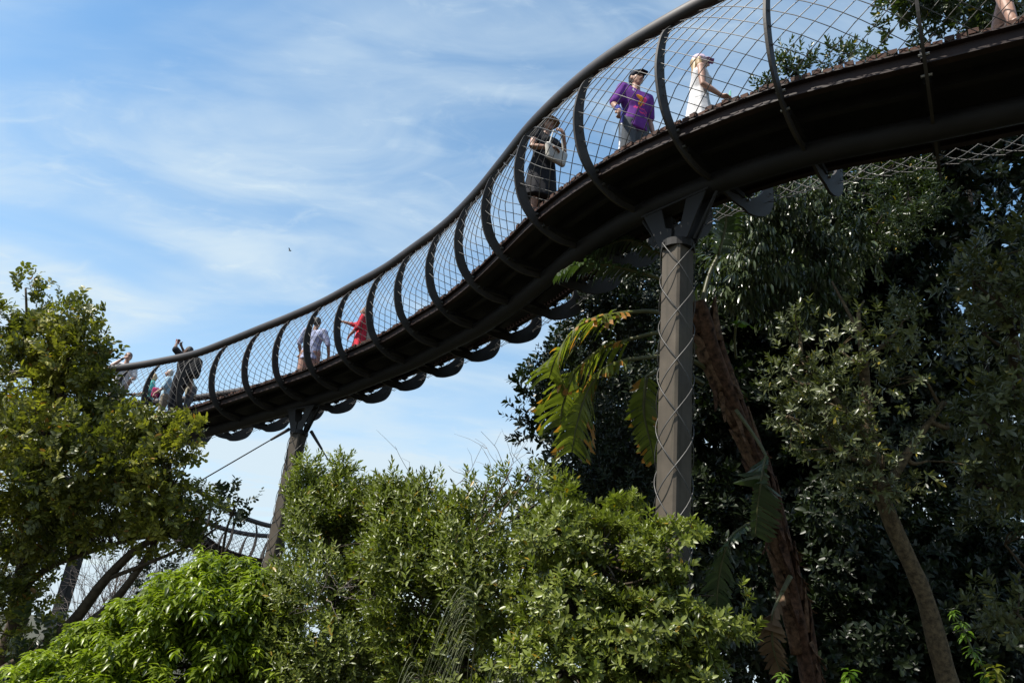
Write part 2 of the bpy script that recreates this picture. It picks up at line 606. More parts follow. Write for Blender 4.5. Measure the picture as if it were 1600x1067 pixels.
class Blobs:
    """hulls that are melted into one continuous surface"""
    def __init__(self):
        self.bm = bmesh.new()
        d = []
        for i in range(1, 6):
            th = math.pi * i / 6
            for k in range(10):
                ph = 2 * math.pi * k / 10
                d.append((math.sin(th) * math.cos(ph), math.sin(th) * math.sin(ph), math.cos(th)))
        self.S = np.array(d + [(0, 0, 1), (0, 0, -1)])
    def hull(self, balls):
        """balls: (centre, radius or (rx, ry, rz))"""
        vs = []
        for c, r in balls:
            P = np.asarray(c, float) + self.S * np.asarray(r, float)
            vs += [self.bm.verts.new(p) for p in P]
        r = bmesh.ops.convex_hull(self.bm, input=vs, use_existing_faces=False)
        bad = list({e for e in r['geom_interior'] + r['geom_unused'] if isinstance(e, bmesh.types.BMVert)})
        bmesh.ops.delete(self.bm, geom=bad, context='VERTS')
        return self
    def chain(self, pts, rads):
        for i in range(len(pts) - 1):
            self.hull([(pts[i], rads[i]), (pts[i + 1], rads[i + 1])])
        return self
    def build(self, name, m, parent, voxel=.010, smooth=2, scale=1.0, paint=None):
        me = bpy.data.meshes.new(name)
        if scale != 1.0:
            for v in self.bm.verts: v.co *= scale
        self.bm.to_mesh(me)
        self.bm.free()
        o = bpy.data.objects.new(name, me)
        COL.objects.link(o)
        md = o.modifiers.new('melt', 'REMESH')
        md.mode = 'VOXEL'
        md.voxel_size = voxel
        md.use_smooth_shade = True
        if smooth:
            sm = o.modifiers.new('soft', 'SMOOTH')
            sm.factor, sm.iterations = .5, smooth
        dg = bpy.context.evaluated_depsgraph_get()
        ev = o.evaluated_get(dg)
        me2 = bpy.data.meshes.new_from_object(ev)
        o.modifiers.clear()
        o.data = me2
        me2.name = name
        bpy.data.meshes.remove(me)
        me2.materials.clear()
        ms = m if isinstance(m, (list, tuple)) else [m]
        for q in ms: me2.materials.append(q)
        if paint:
            n = len(me2.polygons)
            co = np.zeros(n * 3)
            me2.polygons.foreach_get('center', co)
            nn = np.zeros(n * 3)
            me2.polygons.foreach_get('normal', nn)
            me2.polygons.foreach_set('material_index', paint(co.reshape(-1, 3) / scale, nn.reshape(-1, 3)).astype(np.int32))
        me2.polygons.foreach_set('use_smooth', [True] * len(me2.polygons))
        me2.update()
        o.parent = parent
        return o

V3 = lambda *a: np.array(a, float)

def hand(B, wrist, d, up, curl=.5, right=True):
    """palm, four unequal bent fingers and a thumb leaving the palm's side"""
    d = d / np.linalg.norm(d)
    s = np.cross(d, up); s /= np.linalg.norm(s)
    if not right: s = -s
    nrm = np.cross(s, d)
    if nrm @ up > 0: nrm = -nrm                      # fingers close towards -up
    B.hull([(wrist, .026), (wrist + d * .075 + s * .028, .013), (wrist + d * .08 - s * .026, .013)])
    for k, ln in enumerate((.068, .078, .072, .056)):
        a = wrist + d * .08 + s * (.030 - .020 * k)
        c1 = d * math.cos(curl * .7) + nrm * math.sin(curl * .7)
        c2 = d * math.cos(curl * 1.8) + nrm * math.sin(curl * 1.8)
        b = a + c1 * ln * .5
        B.chain([a, b, b + c2 * ln * .5], [.0095, .009, .008])
    a = wrist + d * .03 + s * .03
    b = a + (d * .6 + s * .7 + nrm * .3) * .035
    B.chain([a, b, b + (d * .9 + nrm * .35) * .03], [.012, .011, .009])

def person(label, px, lat, face, h=1.72, skin=M_skin, path=None, shirt=None, legs=None, hair=None, female=False,
           lean=0.0, pose=None, build_w=1.0, group='people on the walkway', deck=.03):
    path = path or upper
    s = path.station(px, lat, .9)
    P = path.pt(s, lat, deck)
    c = CAM[:2] - P[:2]; c /= np.linalg.norm(c)
    r = V3(-c[1], c[0])
    f = c * math.cos(R(face)) + r * math.sin(R(face))
    o = empty('person', P, math.atan2(-f[0], f[1]))
    tag(o, label, 'person', group)
    k = h / 1.75
    sh = .165 if female else .185
    J = dict(pelvis=V3(0, 0, .95), chest=V3(0, 0, 1.30), neck=V3(0, -.005, 1.47), head=V3(0, .015, 1.62), look=0.0, nod=0.0,
             shR=V3(sh, 0, 1.41), elR=V3(sh + .05, -.03, 1.13), wrR=V3(sh + .05, .06, .89),
             shL=V3(-sh, 0, 1.41), elL=V3(-sh - .05, -.03, 1.13), wrL=V3(-sh - .05, .06, .89),
             hipR=V3(.09, 0, .93), knR=V3(.10, .03, .50), anR=V3(.11, -.02, .08),
             hipL=V3(-.09, 0, .93), knL=V3(-.10, .03, .50), anL=V3(-.11, -.02, .08),
             hdR=V3(0, .3, -1), hdL=V3(0, .3, -1), curlR=.5, curlL=.5)
    if pose: J.update({a: (V3(*b) if isinstance(b, tuple) else b) for a, b in pose.items()})
    if lean:                                            # bend forward from the hips
        ca, sa = math.cos(lean), math.sin(lean)
        for a in ('chest', 'neck', 'head', 'shR', 'elR', 'wrR', 'shL', 'elL', 'wrL'):
            q = J[a] - J['pelvis']
            J[a] = J['pelvis'] + V3(q[0], q[1] * ca + q[2] * sa, q[2] * ca - q[1] * sa)
    w = build_w
    def torso(B, g=0.0, top=1.0, low=.93):
        ch, pe = J['chest'], J['pelvis']
        mid = (ch + pe) / 2
        B.hull([(J['shR'] * .62 + ch * .38 + V3(0, 0, -.02), .085 + g), (J['shL'] * .62 + ch * .38 + V3(0, 0, -.02), .085 + g),
                (ch + V3(.07, .01, -.02), (.085 * w + g, .10 * w + g, .1)), (ch + V3(-.07, .01, -.02), (.085 * w + g, .10 * w + g, .1)),
                (mid, (.13 * w + g, .10 * w + g, .08))])
        if female: B.hull([(ch + V3(.07, .085, -.02), .055 + g), (ch + V3(-.07, .085, -.02), .055 + g), (ch + V3(0, .03, -.06), .08 + g)])
        B.hull([(mid, (.13 * w + g, .10 * w + g, .08)), (pe + V3(.06, 0, 0), (.105 * w + g, .105 * w + g, .09)), (pe + V3(-.06, 0, 0), (.105 * w + g, .105 * w + g, .09))])
        return B
    B = Blobs()
    torso(B)
    B.hull([(J['neck'] + V3(0, 0, -.06), .062), (J['head'] + V3(0, -.015, -.07), .05)])
    hd = J['head']
    fa = J['look']
    fx = V3(math.cos(fa), math.sin(fa), 0)             # head's right
    fy = V3(-math.sin(fa), math.cos(fa), -J['nod'])    # head's forward
    H = lambda x, y, z: hd + fx * x + fy * y + V3(0, 0, z)
    B.hull([(H(0, -.015, .02), (.077, .09, .095)), (H(0, .03, -.02), (.062, .062, .08))])
    B.hull([(H(0, .03, -.03), (.056, .06, .05)), (H(0, .055, -.085), (.03, .025, .022))])
    B.hull([(H(0, .088, .015), .011), (H(0, .112, -.028), .013), (H(0, .08, -.03), .018)])
    for e in (-1, 1):
        B.hull([(H(.078 * e, -.01, .012), (.010, .018, .028)), (H(.074 * e, -.003, -.018), .012)])
    for sd in 'RL':
        a, b, q = J['sh' + sd], J['el' + sd], J['wr' + sd]
        B.hull([(a * .75 + J['chest'] * .25 + V3(0, 0, .03), .062), (a, .058 * w)])
        B.chain([a, a * .5 + b * .5, b], [.055 * w, .048 * w, .038])
        B.chain([b, b * .6 + q * .4, q], [.038, .039, .026])
        hand(B, q, J['hd' + sd], V3(0, 1, .4) if abs(J['hd' + sd][2]) > .6 else V3(0, 0, 1), J['curl' + sd], sd == 'R')
        a, b, q = J['hip' + sd], J['kn' + sd], J['an' + sd]
        B.chain([a, a * .5 + b * .5, b, b * .62 + q * .38, q], [.092 * w, .08 * w, .056, .058, .038])
        B.hull([(q + V3(0, -.03, -.035), .032), (q + V3(0, .06, -.05), .032), (q + V3(0, .15, -.06), .022)])
    def paint(co, nn):
        idx = np.zeros(len(co))
        for e in (-1, 1):
            idx[np.linalg.norm((co - H(.031 * e, .085, .018)) * (1, .6, 1.4), axis=1) < .016] = 1
        idx[np.linalg.norm((co - H(0, .085, -.062)) * (.6, .6, 1.3), axis=1) < .016] = 2
        return idx
    B.build('body', [skin, M_eye, M_lip], o, .009, 2, k, paint)
    if shirt:
        m, sleeve, hem = shirt[:3]
        B = Blobs()
        torso(B, .022)
        pe = J['pelvis']
        ch = (J['chest'] + pe) / 2
        B.hull([(ch, (.155 * w, .125 * w, .08)), (V3(pe[0], pe[1], hem) + V3(.05, 0, 0), (.125 * w, .135 * w, .02)), (V3(pe[0], pe[1], hem) + V3(-.05, 0, 0), (.125 * w, .135 * w, .02))])
        for sd in 'RL':
            a, b, q = J['sh' + sd], J['el' + sd], J['wr' + sd]
            if sleeve > 0:
                B.hull([(J['neck'] * .5 + a * .5 + V3(0, 0, -.015), .055), (a, .074 * w)])
                e = min(sleeve, 1.0)
                B.chain([a, a * (1 - e) + b * e], [.074 * w, .07 * w if e < 1 else .056])
                if sleeve > 1: B.chain([b, b * (2 - sleeve) + q * (sleeve - 1)], [.056, .044])
            else:
                B.hull([(J['neck'] * .45 + a * .55 + V3(0, 0, -.02), .05), (a * .85 + J['chest'] * .15, .06)])
        B.build(shirt[3] if len(shirt) > 3 else 'shirt', m, o, .011, 3, k, shirt[4] if len(shirt) > 4 else None)
    if legs:
        m, kind, end = legs
        B = Blobs()
        pe = J['pelvis']
        if kind == 'skirt':
            B.hull([(pe + V3(0, 0, .12), (.145 * w, .12 * w, .03)), (pe, (.185 * w, .145 * w, .05)), (V3(0, .0, end), (.24 * w, .20 * w, .012))])
        else:
            B.hull([(pe + V3(0, 0, .10), (.15 * w, .12 * w, .03)), (pe + V3(.07, 0, -.04), (.115 * w, .125 * w, .07)), (pe + V3(-.07, 0, -.04), (.115 * w, .125 * w, .07))])
            for sd in 'RL':
                a, b, q = J['hip' + sd], J['kn' + sd], J['an' + sd]
                if end > .5:
                    e = (a[2] - end) / (a[2] - b[2])
                    B.chain([a, a * (1 - e) + b * e], [.112 * w, .10 * w])
                else:
                    e = (b[2] - end) / (b[2] - q[2])
                    B.chain([a, b, b * (1 - e) + q * e], [.112 * w, .082, .068])
        B.build({'skirt': 'skirt', 'shorts': 'shorts', 'trousers': 'trousers'}[kind], m, o, .012, 3, k)
    if legs is None or legs[1] != 'bare':
        B = Blobs()
        for sd in 'RL':
            q = J['an' + sd]
            B.hull([(q + V3(0, -.035, -.04), .04), (q + V3(0, .06, -.055), .036), (q + V3(0, .17, -.065), .026)])
        B.build('shoes', cloth('shoe', (.06, .05, .045)), o, .011, 2, k)
    if hair:
        m, kind = hair
        B = Blobs()
        B.hull([(H(0, -.025, .045), (.085, .088, .082)), (H(0, -.05, .0), (.082, .065, .08))])
        if kind in ('bob', 'long', 'ponytail'):
            for e in (-1, 1): B.hull([(H(.07 * e, -.02, .02), .028), (H(.072 * e, -.02, -.07), .024)])
            B.hull([(H(0, -.06, 0), .075), (H(0, -.065, -.08), (.07, .04, .04))])
        if kind == 'long':
            B.hull([(H(0, -.07, -.04), (.075, .04, .04)), (H(.02, -.085, -.24), (.07, .03, .06))])
            for e in (-1, 1): B.hull([(H(.07 * e, -.01, -.02), .026), (H(.078 * e, .0, -.2), .024)])
        if kind == 'ponytail':
            B.chain([H(0, -.10, .02), H(0, -.15, -.03), H(.0, -.15, -.16), H(0, -.12, -.30)], [.03, .035, .034, .012])
        B.build('hair', m, o, .009, 2, k)
    def loc(p): return np.array(parent_matrix(o) @ Vector(np.asarray(p) * k))
    return o, J, H, k, loc

def cap(o, H, k, m, m2, visor=True):
    B = Blobs()
    B.hull([(H(0, -.015, .05), (.094, .105, .078)), (H(0, -.015, .035), (.095, .107, .03))])
    if visor: B.hull([(H(.05, .08, .052), (.03, .02, .006)), (H(-.05, .08, .052), (.03, .02, .006)), (H(.025, .165, .038), (.03, .012, .005)), (H(-.025, .165, .038), (.03, .012, .005))])
    def paint(co, nn):
        q = (co - H(0, 0, 0))
        f = H(0, 1, 0) - H(0, 0, 0)
        return ((q @ f) > .095).astype(float)
    return B.build('cap', [m, m2], o, .008, 2, k, paint)

def loose(name, label, cat, blobs, m, voxel=.008):
    """a thing somebody carries, built in place"""
    B = Blobs()
    c = np.asarray(blobs[0][0][0], float)
    for h in blobs: B.hull([(np.asarray(p) - c, r) for p, r in h])
    e = B.build(name, m, None, voxel, 2)
    e.location = c
    tag(e, label, cat)
    return e

# -- man in the purple T-shirt with a walking pole
def print_on_chest(co, nn):
    """the T-shirt's front: an orange and a pink shape, a small white mark, two lines of pink script"""
    x, z = co[:, 0], co[:, 2]
    idx = np.zeros(len(co))
    fr = nn[:, 1] > .15
    E = lambda cx, cz, rx, rz, a=0: (((x - cx) * math.cos(a) + (z - cz) * math.sin(a)) / rx) ** 2 + ((-(x - cx) * math.sin(a) + (z - cz) * math.cos(a)) / rz) ** 2 < 1
    # seen from the front, the wearer's right (+x) is on the left
    idx[fr & (E(.022, 1.275, .048, .034) | E(-.003, 1.21, .030, .075, .35))] = 1
    idx[fr & (E(-.052, 1.262, .026, .042, .3) | E(-.040, 1.20, .014, .03, .4))] = 2
    for z0, a, b, fq in ((1.118, -.115, .085, 210), (1.060, -.10, .02, 260)):
        idx[fr & (np.abs(z - z0 - .007 * np.sin(x * fq) - .006 * np.sin(x * fq * .37)) < .0105) & (x > a) & (x < b)] = 2
    idx[fr & (E(.105, 1.352, .018, .015) | E(.098, 1.375, .007, .012) | (E(.07, 1.34, .013, .006)))] = 3
    return idx
M_purple = cloth('purple', (.145, .035, .26))
oP, JP, HP, kP, lP = person('man in a purple T-shirt with an orange and pink print and a dark cap', 990, .0, 34, 1.72, M_skin_tan,
    shirt=([M_purple, cloth('orange_print', (.85, .30, .03)), cloth('pink_print', (.75, .05, .22)), cloth('white_print', (.75, .73, .75))], .85, .84, 'shirt', print_on_chest),
    legs=(cloth('grey_shorts', (.075, .085, .10)), 'shorts', .52), hair=(mat('hair_black', (.02, .017, .015), .6), 'short'),
    pose=dict(elR=(.29, -.02, 1.14), wrR=(.31, .14, .93), hdR=(.05, .5, -.9), curlR=1.1, nod=.12), build_w=1.0)
cap(oP, HP, kP, cloth('navy', (.025, .028, .04)), cloth('navy_peak', (.018, .018, .024)))
B = Blobs(); a, b = JP['elR'], JP['wrR']
B.hull([(a * .35 + b * .65, .043), (a * .12 + b * .88, .038)]); B.build('wrist_band', cloth('blue_band', (.04, .05, .30)), oP, .008, 2, kP)
pt = lP(JP['wrR'] + V3(0, .07, -.085))
w1 = empty('walking_pole', pt); tag(w1, 'thin white and blue walking pole held by the man in purple', 'walking pole')
m_ = MB(); m_.tube([pt + V3(0, 0, -.14), pt + V3(-.03, -.05, -.80)], [.012, .010], 8); m_.build('shaft', mat('white_paint', (.75, .75, .77), .4), w1)
m_ = MB(); m_.tube([pt + V3(0, 0, .06), pt + V3(0, 0, -.14)], [.019, .016], 8); m_.build('grip', cloth('blue_grip', (.05, .06, .25)), w1)

# -- girl in white
oG, JG, HG, kG, lG = person('blonde girl in a white dress and a lilac cap, facing right', 1092, -.12, 98, 1.52, M_skin,
    shirt=(cloth('white_lace', (.72, .71, .72)), .0, .80, 'dress_top'), legs=(cloth('white_lace', (.7, .7, .7)), 'skirt', .55), female=True,
    hair=(mat('hair_blonde', (.55, .36, .16), .5), 'long'), pose=dict(elR=(.20, .02, 1.12), wrR=(.14, .25, 1.00), hdR=(-.1, .9, -.15), elL=(-.2, .02, 1.12), wrL=(-.10, .27, 1.0), hdL=(.1, .9, 0)))
cap(oG, HG, kG, cloth('pale_pink', (.72, .55, .66)), cloth('lilac', (.45, .22, .60)))
p = lG(JG['wrR'] + V3(-.08, .12, .03))
fx_ = lambda o: np.array(o.rotation_euler.to_matrix() @ Vector((1, 0, 0)))
loose('phone', 'mint green phone in the hands of the girl in white', 'phone', [[(p + V3(0, 0, z) + fx_(oG) * x, .008) for z in (-.07, .07) for x in (-.035, .035)]], cloth('mint', (.25, .62, .50)))

# -- woman in black with a sun hat
oB, JB, HB, kB, lB = person('woman in a black dress and a wide tan sun hat, hand at her face', 847, .42, 40, 1.72, M_skin_tan,
    shirt=(cloth('black', (.018, .018, .022)), .35, .86, 'dress_top'), legs=(cloth('black', (.018, .018, .022)), 'skirt', .42), female=True,
    hair=(mat('hair_brown', (.10, .055, .03), .5), 'bob'), pose=dict(elL=(-.25, .12, 1.20), wrL=(-.10, .24, 1.42), hdL=(.5, -.3, .8), curlL=1.0, elR=(.24, .03, 1.13), wrR=(.10, .22, 1.10), hdR=(-.8, .3, 0)), build_w=1.05)
B = Blobs(); B.hull([(HB(0, -.01, .06), (.095, .10, .075)), (HB(0, -.01, .05), (.097, .105, .02))])
B.hull([(HB(.16 * math.cos(a), -.01 + .16 * math.sin(a), .045 + .012 * math.cos(2 * a)), (.02, .02, .006)) for a in np.linspace(0, 6.28, 14)])
B.build('sun_hat', mat('straw', (.45, .28, .17), .8, 0, .3, .15, 60), oB, .009, 2, kB)
p = lB(V3(-.02, .22, 1.08))
bagB = empty('handbag', p); tag(bagB, 'cream white handbag carried by the woman in the black dress', 'handbag')
B = Blobs(); fB = fx_(oB)
B.hull([(fB * x + V3(0, 0, z), (.04, .04, .03)) for x, z in ((-.15, .05), (.15, .05), (-.12, -.12), (.12, -.12))]); q = B.build('pouch', cloth('cream', (.62, .60, .55)), bagB, .01, 2)
m_ = MB(); m_.tube([p + fB * .13 + V3(0, 0, .06), p + fB * .08 + V3(0, 0, .30), p - fB * .06 + V3(0, 0, .30), p - fB * .13 + V3(0, 0, .06)], .011, 6); m_.build('strap', cloth('cream', (.62, .6, .55)), bagB)

# -- woman in red, pointing
oR, JR, HR, kR, lR = person('woman in a long red top with a brown ponytail, pointing left', 563, -.38, -105, 1.66, M_skin_tan,
    shirt=(cloth('red', (.62, .035, .06)), 1.3, .52, 'tunic'), legs=(cloth('red', (.62, .035, .06)), 'skirt', .5), female=True,
    hair=(mat('hair_brown', (.10, .055, .03), .5), 'ponytail'), pose=dict(elR=(.22, .25, 1.38), wrR=(.18, .50, 1.42), hdR=(0, 1, .05), curlR=.35, elL=(-.22, .06, 1.14), wrL=(-.12, .22, 1.00)))
p = lR(V3(.05, -.20, 1.02))
bagR = empty('backpack', p); tag(bagR, 'cream shoulder bag behind the woman in red', 'bag')
B = Blobs(); B.hull([(V3(x, y, z), .05) for x in (-.06, .06) for y in (-.07, .07) for z in (-.14, .08)]); B.build('pouch', cloth('cream_bag', (.45, .40, .33)), bagR, .011, 2)
m_ = MB(); m_.tube([p + V3(0, 0, .11), lR(V3(.1, -.1, 1.40)), lR(V3(.1, .02, 1.47))], .012, 6); m_.build('strap', cloth('cream_bag', (.45, .4, .33)), bagR)

# -- man in white and blue shirt, from behind
person('man in a loose white and pale blue shirt and tan shorts, seen from behind', 484, -.25, 160, 1.75, M_skin_tan,
    shirt=(cloth('pale_blue', (.42, .46, .66), .3), 1.0, .78), legs=(cloth('tan_shorts', (.42, .25, .20)), 'shorts', .56),
    hair=(mat('hair_black', (.02, .017, .015), .6), 'short'), pose=dict(elL=(-.30, .04, 1.16), wrL=(-.27, .16, .96), elR=(.33, .0, 1.15), wrR=(.36, .10, .92), curlR=1.0), build_w=1.2)

# -- man in black with his phone up
oK, JK, HK, kK, lK = person('man in black holding a red phone up over the rail with both arms', 281, .12, -120, 1.80, M_skin_dark,
    shirt=(cloth('black', (.018, .018, .022)), .9, .82), legs=(cloth('black', (.02, .02, .024)), 'trousers', .30), hair=(mat('hair_black', (.02, .017, .015), .6), 'short'),
    pose=dict(elR=(.30, .16, 1.56), wrR=(.12, .26, 1.76), hdR=(-.5, .3, .9), curlR=.9, elL=(-.30, .16, 1.56), wrL=(-.12, .26, 1.76), hdL=(.5, .3, .9), curlL=.9), build_w=1.1)
p = lK(V3(0, .32, 1.84)); f_ = fx_(oK)
loose('phone', 'red phone held up by the man in black', 'phone', [[(p + f_ * x + V3(0, 0, z), .008) for x in (-.075, .075) for z in (-.035, .035)]], cloth('phone_red', (.55, .03, .06)))
p = lK(V3(0, -.20, 1.25))
bg_ = empty('backpack', p); tag(bg_, 'bulky black backpack on the back of the man in black', 'backpack')
B = Blobs(); B.hull([(V3(x, y, z), .07) for x in (-.09, .09) for y in (-.08, .08) for z in (-.17, .17)]); B.build('pouch', cloth('black_bag', (.022, .022, .025)), bg_, .012, 3)
B = Blobs(); B.hull([(np.array(lK(V3(0, -.30, 1.15))) - p + V3(x, 0, z), .045) for x in (-.06, .06) for z in (-.06, .06)]); B.build('pocket', cloth('black_bag', (.022, .022, .025)), bg_, .012, 2)
person('person in a cream top mostly hidden behind the man in black', 300, -.30, -90, 1.60, M_skin, shirt=(cloth('cream_top', (.55, .52, .42)), .8, .80),
    legs=(cloth('grey_trousers', (.12, .12, .13)), 'trousers', .12), hair=(mat('hair_brown', (.10, .055, .03), .5), 'bob'), lean=.5)

# -- white-haired and blonde couple
oW, JW, HW, kW, lW = person('white-haired man in a light blue shirt and khaki trousers, facing left', 259, -.36, -92, 1.52, M_skin,
    shirt=(cloth('light_blue', (.40, .58, .72)), .85, .80), legs=(cloth('khaki', (.27, .23, .18)), 'trousers', .10), hair=(mat('hair_white', (.68, .66, .62), .6), 'short'),
    pose=dict(elL=(-.24, .10, 1.12), wrL=(-.22, .28, .95), elR=(.24, .08, 1.12), wrR=(.2, .25, .94)), build_w=1.15, lean=.08)
p = lW(V3(.0, .26, 1.02))
loose('handbag', 'small magenta bag in front of the white-haired man', 'handbag', [[(p + V3(x, y, z), .03) for x in (-.05, .05) for y in (-.05, .05) for z in (-.10, .08)]], cloth('magenta', (.42, .03, .14)), .01)
oT, JT, HT, kT, lT = person('blonde woman in a turquoise top holding a black camera, facing left', 231, -.36, -85, 1.48, M_skin,
    shirt=(cloth('turquoise', (.10, .48, .45)), .9, .80), legs=(cloth('dark_trousers', (.03, .035, .05)), 'trousers', .10), female=True, hair=(mat('hair_fair', (.60, .45, .25), .5), 'bob'),
    pose=dict(elL=(-.24, .05, 1.12), wrL=(-.12, .28, 1.02), hdL=(.5, .7, 0), elR=(.24, .05, 1.12), wrR=(.12, .28, 1.02), hdR=(-.5, .7, 0)), build_w=1.15)
p = lT(V3(0, .36, 1.0)); f_ = fx_(oT); n_ = np.array(oT.rotation_euler.to_matrix() @ Vector((0, 1, 0)))
loose('camera_body', 'black camera in the hands of the woman in turquoise', 'camera', [[(p + f_ * x + V3(0, 0, z), .018) for x in (-.06, .06) for z in (-.04, .04)], [(p + n_ * .02, .035), (p + n_ * .11 + V3(0, 0, -.01), .034)]], mat('black_plastic', (.015, .015, .016), .4), .008)

# -- man with sunglasses above the rail
oS, JS, HS, kS, lS = person('man in white shirt and sunglasses, hand at his mouth, beside the left tree', 186, .32, -8, 1.78, M_skin,
    shirt=(cloth('white', (.70, .70, .74)), .8, .82), legs=(cloth('beige', (.45, .36, .32)), 'trousers', .12), hair=(mat('hair_grey', (.16, .12, .10), .6), 'short'),
    pose=dict(elR=(.24, .22, 1.28), wrR=(.06, .24, 1.50), hdR=(-.6, -.2, .5), curlR=.8, elL=(-.26, .05, 1.13), wrL=(-.2, .2, 1.05)))
B = Blobs()
for e in (-1, 1):
    B.hull([(HS(.034 * e, .10, .018), (.024, .008, .017))]); B.hull([(HS(.06 * e, .09, .022), .006), (HS(.08 * e, -.01, .02), .005)])
B.hull([(HS(-.012, .105, .022), .005), (HS(.012, .105, .022), .005)])
B.build('sunglasses', M_eye, oS, .005, 1, kS)
B = Blobs(); a, b = JS['elR'], JS['wrR']; B.hull([(a * .12 + b * .88, .034), (a * .05 + b * .95, .033)]); B.build('watch', M_eye, oS, .007, 1, kS)

# -- bare legs at the top right
person('walker at the top right of whom only the bare legs show, in dark shorts', 1546, .40, 60, 1.70, M_skin,
    shirt=(cloth('grey_shirt', (.2, .2, .22)), .8, .82), legs=(cloth('dark_shorts', (.03, .025, .025)), 'shorts', .62), hair=(mat('hair_brown', (.10, .055, .03), .5), 'bob'), female=True,
    pose=dict(knR=(.09, .10, .50), anR=(.10, .16, .08), knL=(-.09, .02, .50), anL=(-.10, -.16, .08)))

# -- tiny walker on the lower stretch
oZ, JZ, HZ, kZ, lZ = person('tiny walker in an orange-red hat on the lower footbridge', 311, -.3, -40, 1.22, M_skin, path=lower,
    shirt=(cloth('grey_top', (.40, .36, .36)), .9, .80), legs=(cloth('grey_trousers', (.12, .12, .13)), 'trousers', .12))
B = Blobs(); B.hull([(HZ(0, -.01, .06), (.10, .105, .08)), (HZ(0, .02, .04), (.13, .15, .015))]); B.build('hat', cloth('orange_red', (.60, .09, .03)), oZ, .012, 2, kZ)

# -- a bird, far up
p = at(453, 392, 60)
bd = empty('bird', p); tag(bd, 'tiny dark bird gliding in the open sky left of the bridge', 'bird')
m_ = MB(); m_.tube([p + V3(-.13, 0, 0), p + V3(-.05, 0, .01), p + V3(.05, 0, .01), p + V3(.12, 0, .03)], [.01, .035, .035, .012], 8); m_.build('body', M_eye, bd)
for e in (-1, 1):
    m_ = MB(); m_.add([p + V3(.05, 0, .02), p + V3(-.05, 0, .02), p + V3(-.07, .28 * e, .10), p + V3(0, .3 * e, .11), p + V3(.05, 0, .012), p + V3(-.05, 0, .012), p + V3(-.07, .28 * e, .095), p + V3(0, .3 * e, .105)],
                      [(0, 1, 2, 3), (7, 6, 5, 4), (0, 3, 7, 4), (1, 5, 6, 2), (2, 6, 7, 3), (0, 4, 5, 1)]); m_.build('wing', M_eye, bd)
# ------------------------------------------------------------------ plants
def leaf_shape(L, Wd, curl=.25, fold=.3, low=False, blunt=.55):
    """verts (V,3) of one leaf along +Y, its face up +Z, and its faces"""
    if low:
        v = [(0, 0, 0), (-Wd / 2, L * .5, fold * Wd * .5), (Wd / 2, L * .5, fold * Wd * .5), (0, L, -curl * L * .4)]
        return np.array(v), [(0, 3, 1), (0, 2, 3)]
    z = lambda y: -curl * L * y * y
    h = fold * Wd * .5
    v = [(0, 0, 0), (0, L * .38, z(.38)), (0, L * .72, z(.72)), (0, L, z(1)),
         (-Wd / 2, L * .38, z(.38) + h), (Wd / 2, L * .38, z(.38) + h), (-Wd / 2 * blunt * 1.4, L * .74, z(.74) + h * .7), (Wd / 2 * blunt * 1.4, L * .74, z(.74) + h * .7)]
    f = [(0, 1, 4), (0, 5, 1), (4, 1, 2, 6), (1, 5, 7, 2), (6, 2, 3), (2, 7, 3)]
    return np.array(v), f

def frame_of(d, up):
    d = d / np.linalg.norm(d)
    s = np.cross(d, up)
    if np.linalg.norm(s) < 1e-3: s = np.cross(d, V3(1, 0.2, 0))
    s /= np.linalg.norm(s)
    return np.stack([s, d, np.cross(s, d)], 1)              # columns: side, along, face

